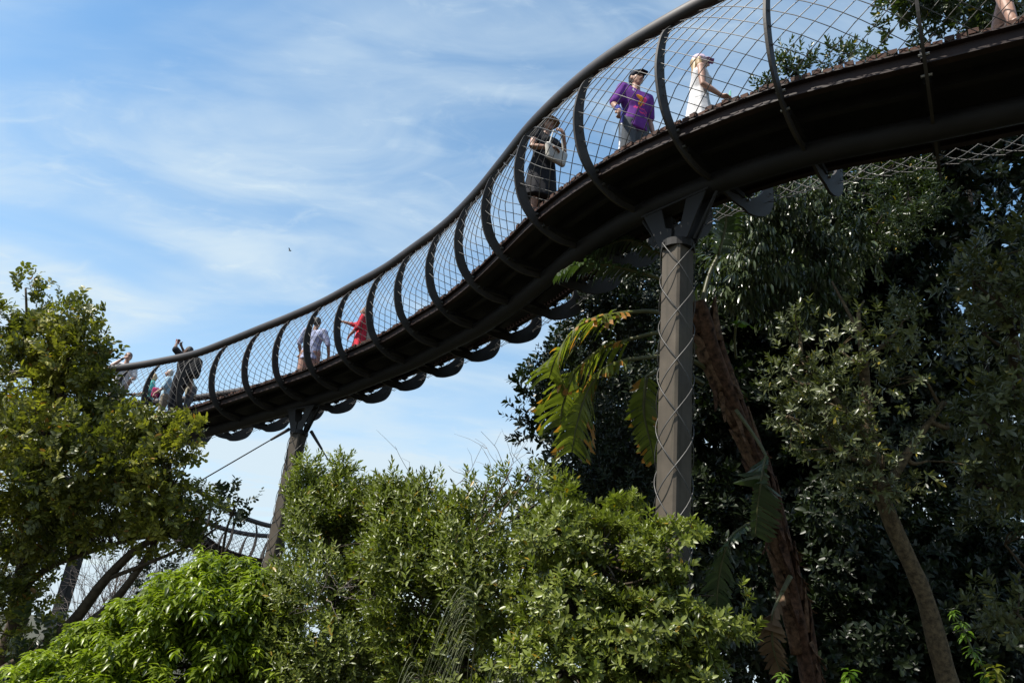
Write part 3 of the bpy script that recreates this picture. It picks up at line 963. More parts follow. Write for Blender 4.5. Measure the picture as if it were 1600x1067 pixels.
class Sprig:
    """a twig's worth of leaves, along +Z"""
    def __init__(self, kind, L, Wd, r, low=False):
        self.V, self.F, self.leaf = [], [], []
        n = 0
        def put(pos, d, up, sc, curl, fold=.3):
            nonlocal n
            v, f = leaf_shape(L * sc, Wd * sc, curl, fold, low)
            M = frame_of(d, up)
            v = v @ M.T + pos
            self.V.append(v); self.F += [tuple(i + n for i in q) for q in f]; self.leaf += [len(self.V) - 1] * len(f); n += len(v)
        ga = 2.39996
        if kind == 'rosette':                              # whorl of blunt leaves at the twig's end, some below
            N = 9
            for k in range(N):
                q = k / N
                th = k * ga + r.uniform(-.3, .3)
                ti = R(28 + 62 * q + r.uniform(-8, 8))
                d = V3(math.sin(ti) * math.cos(th), math.sin(ti) * math.sin(th), math.cos(ti))
                put(V3(0, 0, L * (.9 - .75 * q)), d, V3(0, 0, 1), r.uniform(.75, 1.1), r.uniform(-.05, .25))
        elif kind == 'shoot':                              # alternate leaves up a straight shoot
            N = 10
            for k in range(N):
                q = k / N
                th = k * ga + r.uniform(-.3, .3)
                ti = R(20 + 50 * (1 - q) + r.uniform(-8, 8))
                d = V3(math.sin(ti) * math.cos(th), math.sin(ti) * math.sin(th), math.cos(ti))
                put(V3(0, 0, L * 2.1 * q), d, V3(0, 0, 1), r.uniform(.75, 1.1) * (1.05 - .35 * q), r.uniform(-.1, .2), .45)
        elif kind == 'spray':                              # loose broad spray
            N = 9
            for k in range(N):
                q = k / N
                sgn = 1 if k % 2 else -1
                d = V3(sgn * .9, r.uniform(-.4, .4), .55 + .3 * r.uniform(-1, 1))
                put(V3(r.uniform(-.1, .1) * L, r.uniform(-.15, .15) * L, L * 1.9 * q), d, V3(r.uniform(-.4, .4), -1, .5), r.uniform(.7, 1.1), r.uniform(0, .35))
        elif kind == 'droop':                              # tiers of hanging pointed leaves (world up = +Z)
            N = 10
            for k in range(N):
                th = k * ga + r.uniform(-.3, .3)
                q = k / N
                d = V3(math.cos(th), math.sin(th), .25 - .75 * q + r.uniform(-.15, .15))
                put(V3(0, 0, L * (.5 - .6 * q)), d, V3(0, 0, 1), r.uniform(.7, 1.1), r.uniform(.3, .75), .4)
        elif kind == 'willow':                             # long narrow leaves hanging from an arching twig
            N = 11
            for k in range(N):
                q = k / N
                th = k * ga + r.uniform(-.4, .4)
                p = V3(L * 1.8 * q, 0, L * (.25 * q - .7 * q * q))
                d = V3(.45 + .3 * math.cos(th), .6 * math.sin(th), -.85 + .4 * r.uniform(-1, 1))
                put(p, d, V3(0, 0, 1), r.uniform(.7, 1.15), r.uniform(.1, .5), .25)
        self.V = np.concatenate(self.V); self.leaf = np.array(self.leaf); self.nl = self.leaf.max() + 1

def foliage(name, m, parent, kind, L, Wd, pts, dirs, scl, upright=False, low=False, seed=1, tone=None, nvar=6):
    r = np.random.default_rng(seed)
    vars_ = [Sprig(kind, L, Wd, r, low) for _ in range(nvar)]
    pick = r.integers(0, nvar, len(pts))
    Vs, loops, tots, tones = [], [], [], []
    base = 0
    for k, sp in enumerate(vars_):
        ix = np.where(pick == k)[0]
        if not len(ix): continue
        P, D, S = pts[ix], dirs[ix], scl[ix]
        n = len(ix)
        spin = r.uniform(0, 2 * np.pi, n)
        if upright: D = D * 0 + np.array([0, 0, 1.0]) + r.normal(0, .18, (n, 3))
        D = D / np.linalg.norm(D, axis=1)[:, None]
        ref = np.where(np.abs(D[:, 2:3]) > .95, np.array([[1.0, 0, 0]]), np.array([[0, 0, 1.0]]))
        A = np.cross(D, ref); A /= np.linalg.norm(A, axis=1)[:, None]
        Bv = np.cross(D, A)
        cs, sn = np.cos(spin)[:, None], np.sin(spin)[:, None]
        X = A * cs + Bv * sn; Y = np.cross(D, X)
        M = np.stack([X, Y, D], 2)                         # n,3,3
        V = np.einsum('nij,vj->nvi', M, sp.V) * S[:, None, None] + P[:, None, :]
        nv = len(sp.V)
        Vs.append(V.reshape(-1, 3))
        fl = np.concatenate([np.array(q) for q in sp.F])
        ft = np.array([len(q) for q in sp.F])
        loops.append((fl[None] + (base + np.arange(n) * nv)[:, None]).ravel())
        tots.append(np.tile(ft, n))
        lt = r.uniform(0, 1, (n, sp.nl))
        if tone is not None: lt = np.clip(.5 * lt + .5 * tone[ix][:, None] + (lt > .985) * .5, 0, 1)
        tones.append(lt[:, sp.leaf].ravel())
        base += n * nv
    V = np.concatenate(Vs); loops = np.concatenate(loops); tots = np.concatenate(tots); tones = np.concatenate(tones)
    if parent is not None:
        V = V - np.array(parent_matrix(parent).translation)
    me = bpy.data.meshes.new(name)
    me.vertices.add(len(V)); me.vertices.foreach_set('co', V.ravel().astype(np.float32))
    me.loops.add(len(loops)); me.loops.foreach_set('vertex_index', loops.astype(np.int32))
    me.polygons.add(len(tots))
    me.polygons.foreach_set('loop_start', np.concatenate([[0], np.cumsum(tots)[:-1]]).astype(np.int32))
    try: me.polygons.foreach_set('loop_total', tots.astype(np.int32))
    except Exception: pass
    a = me.attributes.new('tone', 'FLOAT', 'FACE')
    a.data.foreach_set('value', tones.astype(np.float32))
    me.materials.append(m)
    me.update(calc_edges=True)
    o = bpy.data.objects.new(name, me)
    COL.objects.link(o)
    if parent is not None: o.parent = parent
    return o

def wob(P, seed, f=1.0):
    """smooth lumpy noise in -1..1"""
    r = np.random.default_rng(seed)
    out = 0
    for k in range(5):
        w = r.normal(0, 1, 3) * f * (1.0 + .5 * k)
        out = out + np.sin(P @ w + r.uniform(0, 6.28)) / (1 + .3 * k)
    return out / 2.6

COUNT = [0]
def lobe_points(lobes, per, seed, gap=-.35, f=1.6, inner=.3, up=.55):
    """lobes: (px, py, rpx, rpy, depth, thickness) -> points, directions, lobe centres"""
    r = np.random.default_rng(seed)
    P, D, C = [], [], []
    for (px, py, rx, ry, d, th) in lobes:
        c = at(px, py, d)
        rad = np.array([rx * d / FPX, th, ry * d / FPX])
        n = max(6, int(per * (rad[0] * rad[1] + rad[0] * rad[2] + rad[1] * rad[2]) / 3))
        q = r.normal(0, 1, (n, 3)); q /= np.linalg.norm(q, axis=1)[:, None]
        rr = inner + (1 - inner) * r.uniform(0, 1, n) ** .55
        rr = rr * np.where(r.uniform(0, 1, n) < .16, r.uniform(1.0, 1.45, n), 1.0)      # stray shoots beyond the lobe
        rr = rr * (1 + .16 * wob(q * rad * 3 + c, seed + 5, 2.0))
        p = c + q * rad * rr[:, None]
        nrm = q / rad; nrm /= np.linalg.norm(nrm, axis=1)[:, None]
        P.append(p); D.append(nrm + np.array([0, 0, up]) + r.normal(0, .25, (n, 3))); C.append(c)
    P, D = np.concatenate(P), np.concatenate(D)
    k = wob(P, seed + 9, f) > gap
    P, D = P[k], D[k]
    k = P[:, 2] > .02
    return P[k], D[k], C

M_bark = mat('bark', (.10, .075, .05), .9, 0, .2, .3, 12, .6, 40)
M_barkd = mat('bark_dark', (.022, .018, .014), .95, 0, .15, .3, 8, .5, 30)
M_barkp = mat('bark_pale', (.15, .11, .062), .9, 0, .2, .36, 26, 1.0, 70)
M_twig = mat('twig', (.17, .13, .09), .85, 0, .2, .25, 14)
M_twigg = mat('twig_grey', (.24, .20, .18), .85, 0, .2, .2, 14)

def tree(name, label, cat, lobes, leaf, per, kind, L, Wd, seed, trunk=None, limbs=(), bark=None, twigs=.035, gap=-.35, f=1.6,
         inner=.3, up=.55, upright=False, low=False, sc=(.75, 1.25), group=None, tr=.12, base_tone=True, limb_to=True, twig_r=.006):
    bark = bark or M_bark
    P, D, C = lobe_points(lobes, per, seed, gap, f, inner, up)
    r = np.random.default_rng(seed + 1)
    if trunk is None:
        c = np.mean(C, axis=0)
        trunk = [np.array([c[0], c[1], -.2]), np.array([c[0] + .1, c[1], c[2] * .5]), c]
    trunk = np.asarray(trunk, float)
    b = trunk[0]
    COUNT[0] += len(P)
    o = empty(name, b)
    tag(o, label, cat, group)
    T = spline(trunk, 8)
    T = T + np.stack([wob(T, seed + 2, 1.3), wob(T, seed + 3, 1.3), 0 * T[:, 0]], 1) * tr * .35
    m = MB()
    m.tube(T, np.linspace(tr, tr * .45, len(T)) * (1 + .1 * wob(T, seed + 4, 5)), 12)
    m.build('trunk', bark, o, True)
    m = MB()
    skel = [T[len(T) // 3:]]
    for lp, r0 in limbs:
        q = spline(lp, 6)
        m.tube(q, np.linspace(r0, r0 * .35, len(q)), 8)
        skel.append(q)
    if limb_to:
        S = np.concatenate(skel)
        for c in C:
            i = np.argmin(np.linalg.norm(S - c, axis=1) + np.maximum(0, S[:, 2] - c[2]) * 1.5)
            a = S[i]
            if np.linalg.norm(c - a) < .1: continue
            q = spline([a, (a + c) / 2 + V3(*r.normal(0, .06, 3)) + V3(0, 0, -.05), c], 5)
            m.tube(q, np.linspace(tr * .3, tr * .1, len(q)), 6)
    cc = np.concatenate(skel + ([np.array(C)] if limb_to else []))
    for i in np.where(r.uniform(0, 1, len(P)) < twigs)[0]:
        c = cc[np.argmin(np.linalg.norm(cc - P[i], axis=1))]
        a = c
        if np.linalg.norm(P[i] - a) > .95: continue
        mid = (a + P[i]) / 2 + r.normal(0, .03, 3)
        m.tube([a, mid, P[i]], [twig_r * 1.8, twig_r * 1.2, twig_r * .6], 4, False)
    if m.n: m.build('branches', bark, o, True)
    tone = None
    if base_tone: tone = np.clip(.5 + .5 * wob(P, seed + 6, 2.2), 0, 1)
    foliage('crown', leaf, o, kind, L, Wd, P, D, r.uniform(*sc, len(P)), upright, low, seed + 7, tone)
    return o

LF_olive = leaf_mat('leaf_olive', (.042, .054, .011), (.25, .295, .052), (.34, .22, .02), .38, .24, .42, .975)
LF_yel = leaf_mat('leaf_yellow_green', (.034, .050, .012), (.44, .41, .06), (.40, .20, .05), .40, .28, .4, .955, (.175, .185, .034))
LF_lime = leaf_mat('leaf_lime', (.035, .062, .008), (.40, .50, .035), None, .36, .34, .5)
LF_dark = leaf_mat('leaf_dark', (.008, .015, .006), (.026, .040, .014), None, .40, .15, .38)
LF_mid = leaf_mat('leaf_mid', (.022, .038, .012), (.075, .105, .030), (.33, .23, .03), .36, .2, .5, .985)
LF_rose = leaf_mat('leaf_grey_green', (.035, .050, .020), (.19, .205, .085), (.40, .32, .05), .36, .2, .5, .988)
LF_will = leaf_mat('leaf_willow', (.018, .034, .016), (.115, .145, .065), None, .26, .22, .6)
LF_fresh = leaf_mat('leaf_fresh', (.06, .12, .015), (.17, .27, .04), None, .38, .35, .45)

# -- the big tree at the left
A = at
tree('broadleaf_tree', 'big yellow-green leafy tree at the left edge, in front of the end of the bridge', 'tree',
     [(38, 448, 20, 22, 11.6, .25), (50, 490, 14, 34, 11.6, .2), (112, 490, 30, 24, 11.3, .3), (128, 525, 26, 30, 11.2, .3), (12, 505, 32, 34, 11.5, .5), (60, 540, 50, 34, 11.4, .6), (108, 560, 46, 36, 11.2, .5), (150, 570, 16, 18, 11.1, .2),
      (30, 600, 60, 55, 11.2, .8), (100, 615, 60, 45, 11.1, .8), (158, 618, 34, 36, 11.0, .45), (60, 680, 85, 55, 11, 1.0), (140, 680, 62, 42, 10.8, .7), (198, 660, 34, 26, 10.8, .4), (250, 672, 34, 20, 10.8, .3), (292, 665, 18, 14, 10.7, .2),
      (30, 750, 75, 50, 11.0, .9), (110, 745, 80, 46, 10.8, .8), (190, 725, 60, 34, 10.7, .6), (250, 722, 38, 26, 10.6, .4), (285, 700, 20, 16, 10.6, .2), (160, 785, 70, 30, 10.7, .6), (235, 770, 42, 24, 10.6, .4),
      (30, 820, 70, 42, 10.9, .8), (100, 810, 50, 24, 10.8, .5), (275, 805, 34, 20, 10.5, .3), (320, 820, 30, 16, 10.4, .25), (20, 890, 46, 50, 11.0, .6), (12, 970, 55, 60, 10.6, .6), (215, 808, 34, 14, 10.5, .3), (342, 800, 14, 12, 10.4, .15), (250, 805, 34, 20, 10.5, .3), (300, 778, 26, 18, 10.5, .25), (328, 812, 28, 18, 10.4, .25), (150, 838, 46, 14, 10.8, .3), (225, 845, 34, 13, 10.6, .25), (285, 840, 34, 14, 10.5, .25), (95, 850, 34, 22, 10.9, .4)],
     LF_yel, 1250, 'spray', .085, .040, 11,
     trunk=[A(-40, 1180, 11.2), A(10, 1010, 11.2), A(45, 860, 11.2), A(70, 700, 11.3), A(75, 580, 11.4)],
     limbs=[([A(-10, 1060, 11), A(100, 985, 10.9), A(165, 905, 10.8), A(225, 850, 10.7), A(300, 825, 10.5)], .10),
            ([A(60, 1010, 10.9), A(150, 965, 10.8), A(205, 905, 10.7), A(245, 840, 10.7), A(262, 770, 10.6)], .075),
            ([A(30, 930, 11.2), A(70, 890, 11), A(140, 862, 10.9), A(210, 842, 10.8), A(270, 838, 10.7)], .05),
            ([A(165, 905, 10.8), A(230, 880, 10.6), A(300, 850, 10.5), A(345, 820, 10.4)], .035),
            ([A(60, 700, 11.3), A(100, 600, 11.2), A(108, 500, 11.3)], .05), ([A(60, 640, 11.4), A(45, 540, 11.5), A(40, 450, 11.6)], .04)],
     tr=.16, gap=-.30, f=2.2, sc=(.7, 1.25), limb_to=False, twigs=.05)

# -- the lime-green bush
tree('lime_bush', 'bright lime green bush with drooping leaves in the lower left corner', 'bush',
     [(350, 898, 58, 30, 7.9, .5), (400, 925, 40, 36, 7.8, .5), (290, 930, 60, 34, 7.7, .6), (345, 950, 90, 44, 7.6, .7), (225, 965, 60, 30, 7.6, .5), (410, 985, 50, 60, 7.7, .6), (275, 990, 80, 42, 7.5, .6), (160, 1000, 50, 30, 7.5, .5), (350, 1020, 90, 56, 7.4, .7),
      (215, 1030, 80, 42, 7.3, .6), (100, 1045, 60, 26, 7.2, .5), (430, 1060, 60, 56, 7.5, .5), (285, 1035, 60, 34, 7.4, .5), (300, 1080, 110, 50, 7.2, .7), (150, 1085, 100, 44, 7.1, .7), (60, 1100, 70, 40, 7, .6)],
     LF_lime, 2300, 'droop', .10, .034, 23, trunk=[A(300, 1500, 7.7), A(310, 1250, 7.7), A(315, 1040, 7.7), A(330, 960, 7.8)], tr=.05, gap=-.58, f=2.6, upright=True, sc=(.7, 1.15), twig_r=.004)

# -- the olive shrubs across the middle
tree('olive_shrub', 'tall olive green shrub with upright spires in front of the distant column', 'shrub',
     [(480, 745, 14, 26, 8.3, .16), (468, 775, 14, 22, 8.3, .16), (498, 772, 16, 26, 8.3, .18), (536, 735, 9, 24, 8.3, .10), (534, 770, 18, 26, 8.2, .18), (485, 805, 34, 30, 8.2, .35), (535, 800, 26, 32, 8.2, .3), (575, 785, 14, 26, 8.1, .18), (495, 850, 40, 40, 8.0, .45), (550, 850, 55, 60, 7.9, .6), (600, 795, 26, 36, 8.0, .35),
      (590, 850, 36, 50, 7.8, .4), (525, 930, 80, 60, 7.7, .7), (465, 920, 36, 50, 7.8, .4), (560, 1010, 100, 70, 7.5, .7), (490, 1060, 70, 60, 7.5, .6), (450, 1000, 40, 60, 7.6, .4)],
     LF_olive, 4300, 'shoot', .072, .024, 31, trunk=[A(530, 1500, 7.9), A(525, 1200, 7.9), A(520, 980, 7.9), A(515, 850, 8.0)], tr=.05, gap=-.34, f=3.2, inner=.35, up=.9, sc=(.75, 1.2), twig_r=.004)
tree('olive_shrub', 'wide olive green shrub in the middle with bare twigs poking into the sky', 'shrub',
     [(608, 768, 12, 22, 7.6, .14), (632, 775, 12, 18, 7.6, .14), (662, 766, 11, 18, 7.5, .14), (692, 770, 14, 22, 7.5, .16), (730, 770, 14, 20, 7.5, .16), (765, 756, 14, 20, 7.5, .16), (800, 730, 13, 20, 7.5, .15), (828, 743, 13, 18, 7.5, .15), (858, 750, 12, 16, 7.4, .14), (612, 803, 28, 28, 7.6, .3), (668, 808, 48, 42, 7.5, .5), (650, 868, 70, 55, 7.3, .6), (745, 808, 50, 44, 7.4, .5), (800, 758, 36, 36, 7.5, .4), (720, 870, 75, 65, 7.1, .7), (805, 833, 55, 50, 7.2, .5), (850, 778, 36, 34, 7.4, .4),
      (660, 960, 80, 80, 6.9, .7), (780, 930, 90, 70, 6.9, .7), (720, 1040, 110, 70, 6.7, .7)],
     LF_olive, 3400, 'shoot', .075, .026, 37, trunk=[A(740, 1500, 7.3), A(735, 1200, 7.3), A(725, 1000, 7.3), A(720, 860, 7.3)], tr=.05, gap=-.14, f=3.2, inner=.35, up=.8, sc=(.75, 1.25), twig_r=.004)
tree('olive_shrub', 'glossy olive green shrub round the foot of the tall grey column', 'shrub',
     [(905, 790, 50, 44, 6.55, .45), (965, 800, 34, 28, 6.45, .3), (870, 850, 60, 50, 6.25, .5), (945, 860, 65, 45, 6.15, .5), (1055, 845, 40, 26, 5.85, .3), (1045, 885, 50, 36, 5.75, .4), (1010, 900, 70, 55, 5.95, .6), (1060, 880, 40, 36, 5.8, .3), (1045, 950, 55, 50, 5.75, .4), (1050, 1025, 70, 55, 5.7, .4), (1075, 905, 50, 45, 5.85, .5), (900, 950, 90, 65, 5.95, .6), (1010, 990, 100, 70, 5.75, .7),
      (1115, 930, 40, 40, 5.8, .35), (1110, 980, 50, 60, 5.65, .5), (880, 1050, 100, 60, 5.75, .6), (1060, 1065, 110, 50, 5.55, .6)],
     LF_olive, 3300, 'rosette', .062, .025, 41, trunk=[A(960, 1500, 6.15), A(955, 1200, 6.15), A(950, 1000, 6.15), A(945, 880, 6.15)], tr=.05, gap=-.32, f=3.2, inner=.35, up=.6, sc=(.75, 1.25), twig_r=.004)
tree('leafy_sapling', 'small dark-leaved sapling against the sky by the lower footbridge', 'sapling',
     [(372, 782, 32, 20, 12.5, .3), (350, 800, 20, 14, 12.5, .2)], LF_dark, 260, 'spray', .11, .05, 43,
     trunk=[A(330, 1300, 12.6), A(335, 1000, 12.6), A(350, 850, 12.5), A(368, 790, 12.5)], tr=.035, gap=-.5, twig_r=.005, twigs=.3)

# -- the dark wood behind, tree by tree
def dark(label, lobes, seed, per=150, L=.15, Wd=.062, lf=None, kind='rosette', tx=None, td=None, gap=-.42, tr=.13, f=1.2, **kw):
    px = tx if tx is not None else np.mean([l[0] for l in lobes])
    py = np.mean([l[1] for l in lobes]); d = td or np.mean([l[4] for l in lobes])
    dt = d + 1.3
    tp = A(px, min(l[1] for l in lobes) + 60, dt)
    g0 = A(px - 10, py, dt)
    return tree('evergreen_tree', label, 'tree', lobes, lf or LF_dark, per, kind, L, Wd, seed,
                trunk=[np.array([g0[0] - .1, g0[1], -.3]), np.array([g0[0], g0[1] + .1, g0[2] * .5]), np.array([tp[0], tp[1], tp[2]])], low=False, gap=gap, tr=tr, f=f,
                bark=M_barkd, limb_to=False, group='dark evergreen trees behind the bridge', twigs=.012, twig_r=.008, **kw)
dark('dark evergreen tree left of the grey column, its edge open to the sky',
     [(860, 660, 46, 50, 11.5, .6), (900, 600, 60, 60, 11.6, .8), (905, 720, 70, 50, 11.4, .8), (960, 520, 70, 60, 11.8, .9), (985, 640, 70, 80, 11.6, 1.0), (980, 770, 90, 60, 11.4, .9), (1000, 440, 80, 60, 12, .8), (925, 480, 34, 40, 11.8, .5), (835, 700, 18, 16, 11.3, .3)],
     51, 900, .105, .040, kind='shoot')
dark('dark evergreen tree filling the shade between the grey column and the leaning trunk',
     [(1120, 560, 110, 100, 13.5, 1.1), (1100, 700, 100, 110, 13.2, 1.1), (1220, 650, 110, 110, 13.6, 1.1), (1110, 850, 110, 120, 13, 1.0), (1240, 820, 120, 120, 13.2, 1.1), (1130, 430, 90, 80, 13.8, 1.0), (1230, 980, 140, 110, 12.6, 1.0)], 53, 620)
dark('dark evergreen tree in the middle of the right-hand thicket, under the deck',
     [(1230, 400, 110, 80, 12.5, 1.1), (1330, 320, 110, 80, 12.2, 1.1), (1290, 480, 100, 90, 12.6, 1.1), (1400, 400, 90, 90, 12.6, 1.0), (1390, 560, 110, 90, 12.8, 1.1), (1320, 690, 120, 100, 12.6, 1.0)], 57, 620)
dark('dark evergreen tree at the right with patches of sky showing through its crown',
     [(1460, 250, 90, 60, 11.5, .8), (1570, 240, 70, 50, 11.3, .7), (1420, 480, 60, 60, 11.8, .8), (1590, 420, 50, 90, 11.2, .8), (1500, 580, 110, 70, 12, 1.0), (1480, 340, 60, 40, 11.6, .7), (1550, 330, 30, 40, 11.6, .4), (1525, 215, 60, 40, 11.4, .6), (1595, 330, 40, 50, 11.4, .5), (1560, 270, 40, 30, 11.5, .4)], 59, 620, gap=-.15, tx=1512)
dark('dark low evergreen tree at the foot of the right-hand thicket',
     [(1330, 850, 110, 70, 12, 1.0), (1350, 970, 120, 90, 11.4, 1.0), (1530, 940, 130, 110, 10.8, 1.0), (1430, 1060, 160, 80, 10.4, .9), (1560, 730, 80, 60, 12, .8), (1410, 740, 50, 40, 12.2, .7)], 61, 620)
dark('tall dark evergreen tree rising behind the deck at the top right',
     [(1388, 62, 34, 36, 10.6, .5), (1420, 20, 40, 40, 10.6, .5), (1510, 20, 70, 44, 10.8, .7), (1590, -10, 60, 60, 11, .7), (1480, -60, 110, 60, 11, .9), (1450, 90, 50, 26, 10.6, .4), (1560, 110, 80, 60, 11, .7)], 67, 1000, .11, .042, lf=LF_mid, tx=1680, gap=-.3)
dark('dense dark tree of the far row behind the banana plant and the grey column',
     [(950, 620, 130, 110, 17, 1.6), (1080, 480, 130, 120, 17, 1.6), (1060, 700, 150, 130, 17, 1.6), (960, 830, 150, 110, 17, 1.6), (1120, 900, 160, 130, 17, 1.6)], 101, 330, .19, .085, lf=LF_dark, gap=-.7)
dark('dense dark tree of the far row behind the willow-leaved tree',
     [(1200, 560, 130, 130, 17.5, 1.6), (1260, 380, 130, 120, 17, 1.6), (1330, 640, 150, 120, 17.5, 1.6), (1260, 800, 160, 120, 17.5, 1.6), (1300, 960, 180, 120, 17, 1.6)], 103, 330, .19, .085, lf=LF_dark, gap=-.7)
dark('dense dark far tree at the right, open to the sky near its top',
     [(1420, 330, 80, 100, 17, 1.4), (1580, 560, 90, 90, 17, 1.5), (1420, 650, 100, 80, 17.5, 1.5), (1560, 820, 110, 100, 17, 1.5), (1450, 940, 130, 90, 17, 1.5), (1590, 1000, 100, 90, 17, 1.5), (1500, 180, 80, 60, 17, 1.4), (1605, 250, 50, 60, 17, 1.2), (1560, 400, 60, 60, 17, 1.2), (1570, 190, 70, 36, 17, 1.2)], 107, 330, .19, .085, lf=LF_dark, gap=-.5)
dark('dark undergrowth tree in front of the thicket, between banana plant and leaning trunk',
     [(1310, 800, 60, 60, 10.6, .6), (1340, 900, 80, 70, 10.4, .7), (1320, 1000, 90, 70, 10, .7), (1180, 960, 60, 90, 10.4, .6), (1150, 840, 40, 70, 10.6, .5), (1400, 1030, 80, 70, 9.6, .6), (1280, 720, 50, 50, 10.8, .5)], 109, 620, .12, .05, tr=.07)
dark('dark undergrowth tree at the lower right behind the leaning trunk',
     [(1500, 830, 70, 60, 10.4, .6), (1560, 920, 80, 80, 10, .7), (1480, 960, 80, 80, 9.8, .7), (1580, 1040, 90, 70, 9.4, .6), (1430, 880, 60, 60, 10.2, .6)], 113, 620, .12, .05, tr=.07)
for lab, lob, sd in (('first small leafy top showing over the deck, right of the girl in white', [(1198, 130, 14, 16, 15.5, .25)], 68),
                     ('second leafy treetop over the deck, the widest of the three small ones', [(1245, 108, 30, 16, 15.5, .35), (1228, 100, 10, 20, 15.5, .15)], 69),
                     ('third small leafy treetop over the deck, below the tall dark tree', [(1312, 90, 26, 13, 15.5, .3), (1322, 74, 7, 12, 15.5, .12)], 70)):
    c = A(lob[0][0], lob[0][1], 15.5)
    tree('leafy_treetop', lab, 'tree', lob, LF_mid, 420, 'shoot', .13, .048, sd, trunk=[V3(c[0] - .2, c[1], -.2), V3(c[0] - .1, c[1], 5), V3(*c) - V3(0, 0, .1)], tr=.07, bark=M_barkd, gap=-.6, group='small treetops over the deck', up=1.2, inner=.1)

# -- lit trees on the right
tree('willow_leaved_tree', 'tree with long narrow shiny drooping leaves under the deck at the right', 'tree',
     [(1215, 262, 18, 30, 9.80, .25), (1175, 350, 45, 50, 10.00, .45), (1240, 320, 60, 45, 10.10, .5), (1150, 430, 30, 55, 10.10, .4), (1215, 400, 60, 55, 10.20, .6), (1300, 370, 55, 45, 10.20, .5), (1250, 470, 80, 45, 10.40, .6), (1330, 440, 50, 50, 10.50, .5)],
     LF_will, 640, 'willow', .165, .032, 71, trunk=[A(1320, 1450, 12.40), A(1315, 1000, 12.40), A(1300, 600, 12.30), A(1280, 420, 12.10)], tr=.06, bark=M_barkd, gap=-.25, upright=True, twigs=.06, twig_r=.005)
tree('fine_leaved_tree', 'fine-leaved green tree just under the edge of the deck, right of centre', 'tree',
     [(1380, 270, 60, 36, 9.9, .5), (1330, 300, 50, 40, 10, .5), (1420, 310, 45, 45, 10, .5), (1370, 350, 70, 45, 10.1, .6)],
     LF_mid, 1500, 'shoot', .075, .020, 73, trunk=[A(1400, 1450, 12.20), A(1395, 900, 12.10), A(1390, 500, 11.90), A(1380, 320, 11.70)], tr=.06, bark=M_barkd, gap=-.35, f=2)
tree('pittosporum_tree', 'grey-green tree with leaf rosettes and a pale bare leaning trunk at the right', 'tree',
     [(1300, 440, 34, 34, 7.05, .3), (1350, 470, 50, 45, 7.05, .45), (1250, 520, 44, 40, 6.85, .4), (1310, 545, 70, 55, 6.75, .6), (1400, 520, 60, 55, 6.95, .5), (1235, 590, 44, 40, 6.65, .4), (1290, 630, 50, 45, 6.55, .5), (1370, 620, 80, 60, 6.65, .6), (1445, 590, 60, 55, 6.85, .5),
      (1480, 660, 50, 50, 6.85, .4), (1300, 700, 60, 45, 6.45, .45), (1380, 710, 70, 50, 6.55, .5), (1450, 720, 50, 40, 6.75, .4), (1370, 765, 50, 28, 6.45, .35), (1230, 650, 26, 26, 6.55, .25)],
     LF_rose, 1050, 'rosette', .062, .021, 79, trunk=[A(1500, 1130, 6.45), A(1476, 1030, 6.50), A(1448, 930, 6.55), A(1405, 830, 6.60), A(1375, 750, 6.65), A(1355, 650, 6.70), A(1345, 560, 6.75)], bark=M_barkp, tr=.092,
     gap=-.02, f=2.4, inner=.25, twigs=.09, twig_r=.005, limbs=[([A(1380, 770, 6.65), A(1430, 690, 6.75), A(1475, 630, 6.85)], .05), ([A(1360, 690, 6.65), A(1300, 620, 6.65), A(1250, 560, 6.75)], .045)])
tree('rosette_tree', 'grey-green leafy tree along the right edge with clustered leaf whorls', 'tree',
     [(1565, 400, 45, 38, 6.70, .4), (1520, 440, 36, 36, 6.60, .35), (1585, 470, 40, 50, 6.60, .45), (1535, 520, 44, 50, 6.70, .4), (1580, 590, 44, 60, 6.70, .45), (1540, 660, 50, 60, 6.80, .5), (1595, 720, 40, 70, 6.70, .5), (1530, 760, 40, 50, 6.90, .4), (1570, 850, 50, 70, 6.90, .5), (1590, 960, 50, 70, 6.80, .5)],
     LF_rose, 850, 'rosette', .085, .033, 83, trunk=[A(1640, 1250, 7.10), A(1630, 1000, 7.10), A(1610, 750, 7.00), A(1580, 520, 6.80)], tr=.10, gap=-.15, f=2.0, inner=.25, twigs=.06, twig_r=.005)
# ------------------------------------------------------------------ wild banana
M_sheath = mat('banana_sheath', (.115, .060, .036), .85, 0, .15, .48, 16, 1.0, 45)
M_sheathd = mat('banana_sheath_old', (.19, .11, .065), .9, 0, .15, .45, 18, 1.0, 50)
LF_ban = leaf_mat('banana_leaf', (.085, .105, .018), (.22, .24, .045), (.44, .20, .04), .42, .42, .4, .80)
LF_bandark = leaf_mat('banana_leaf_green', (.028, .050, .020), (.075, .11, .040), None, .30, .25, .55)
LF_bandead = leaf_mat('banana_leaf_dead', (.09, .05, .028), (.26, .17, .10), None, .8, .12, .2)
M_pet = mat('banana_petiole', (.12, .12, .045), .5, 0, .4, .2, 6)

DB = 8.6
kx = DB / FPX
core = [A(1290, 1150, 8.3), A(1262, 1060, 8.3), A(1240, 940, 8.35), A(1212, 820, 8.4), A(1178, 710, 8.5), A(1140, 620, 8.55), A(1108, 540, 8.6), A(1090, 470, 8.6)]
core[0][2] = -.1
ban = empty('wild_banana_plant', core[0])
tag(ban, 'wild banana plant with a brown leaning stem and huge torn leaves beside the grey column', 'plant')
T = spline(core, 8)
w_ = np.interp(np.linspace(0, 1, len(T)), [0, .35, .6, .8, .92, 1], [.145, .11, .105, .15, .18, .125])
m_ = MB(); m_.tube(T, w_ * (1 + .06 * wob(T, 5, 6)), 14, True, .6); m_.build('trunk', M_sheath, ban, True)
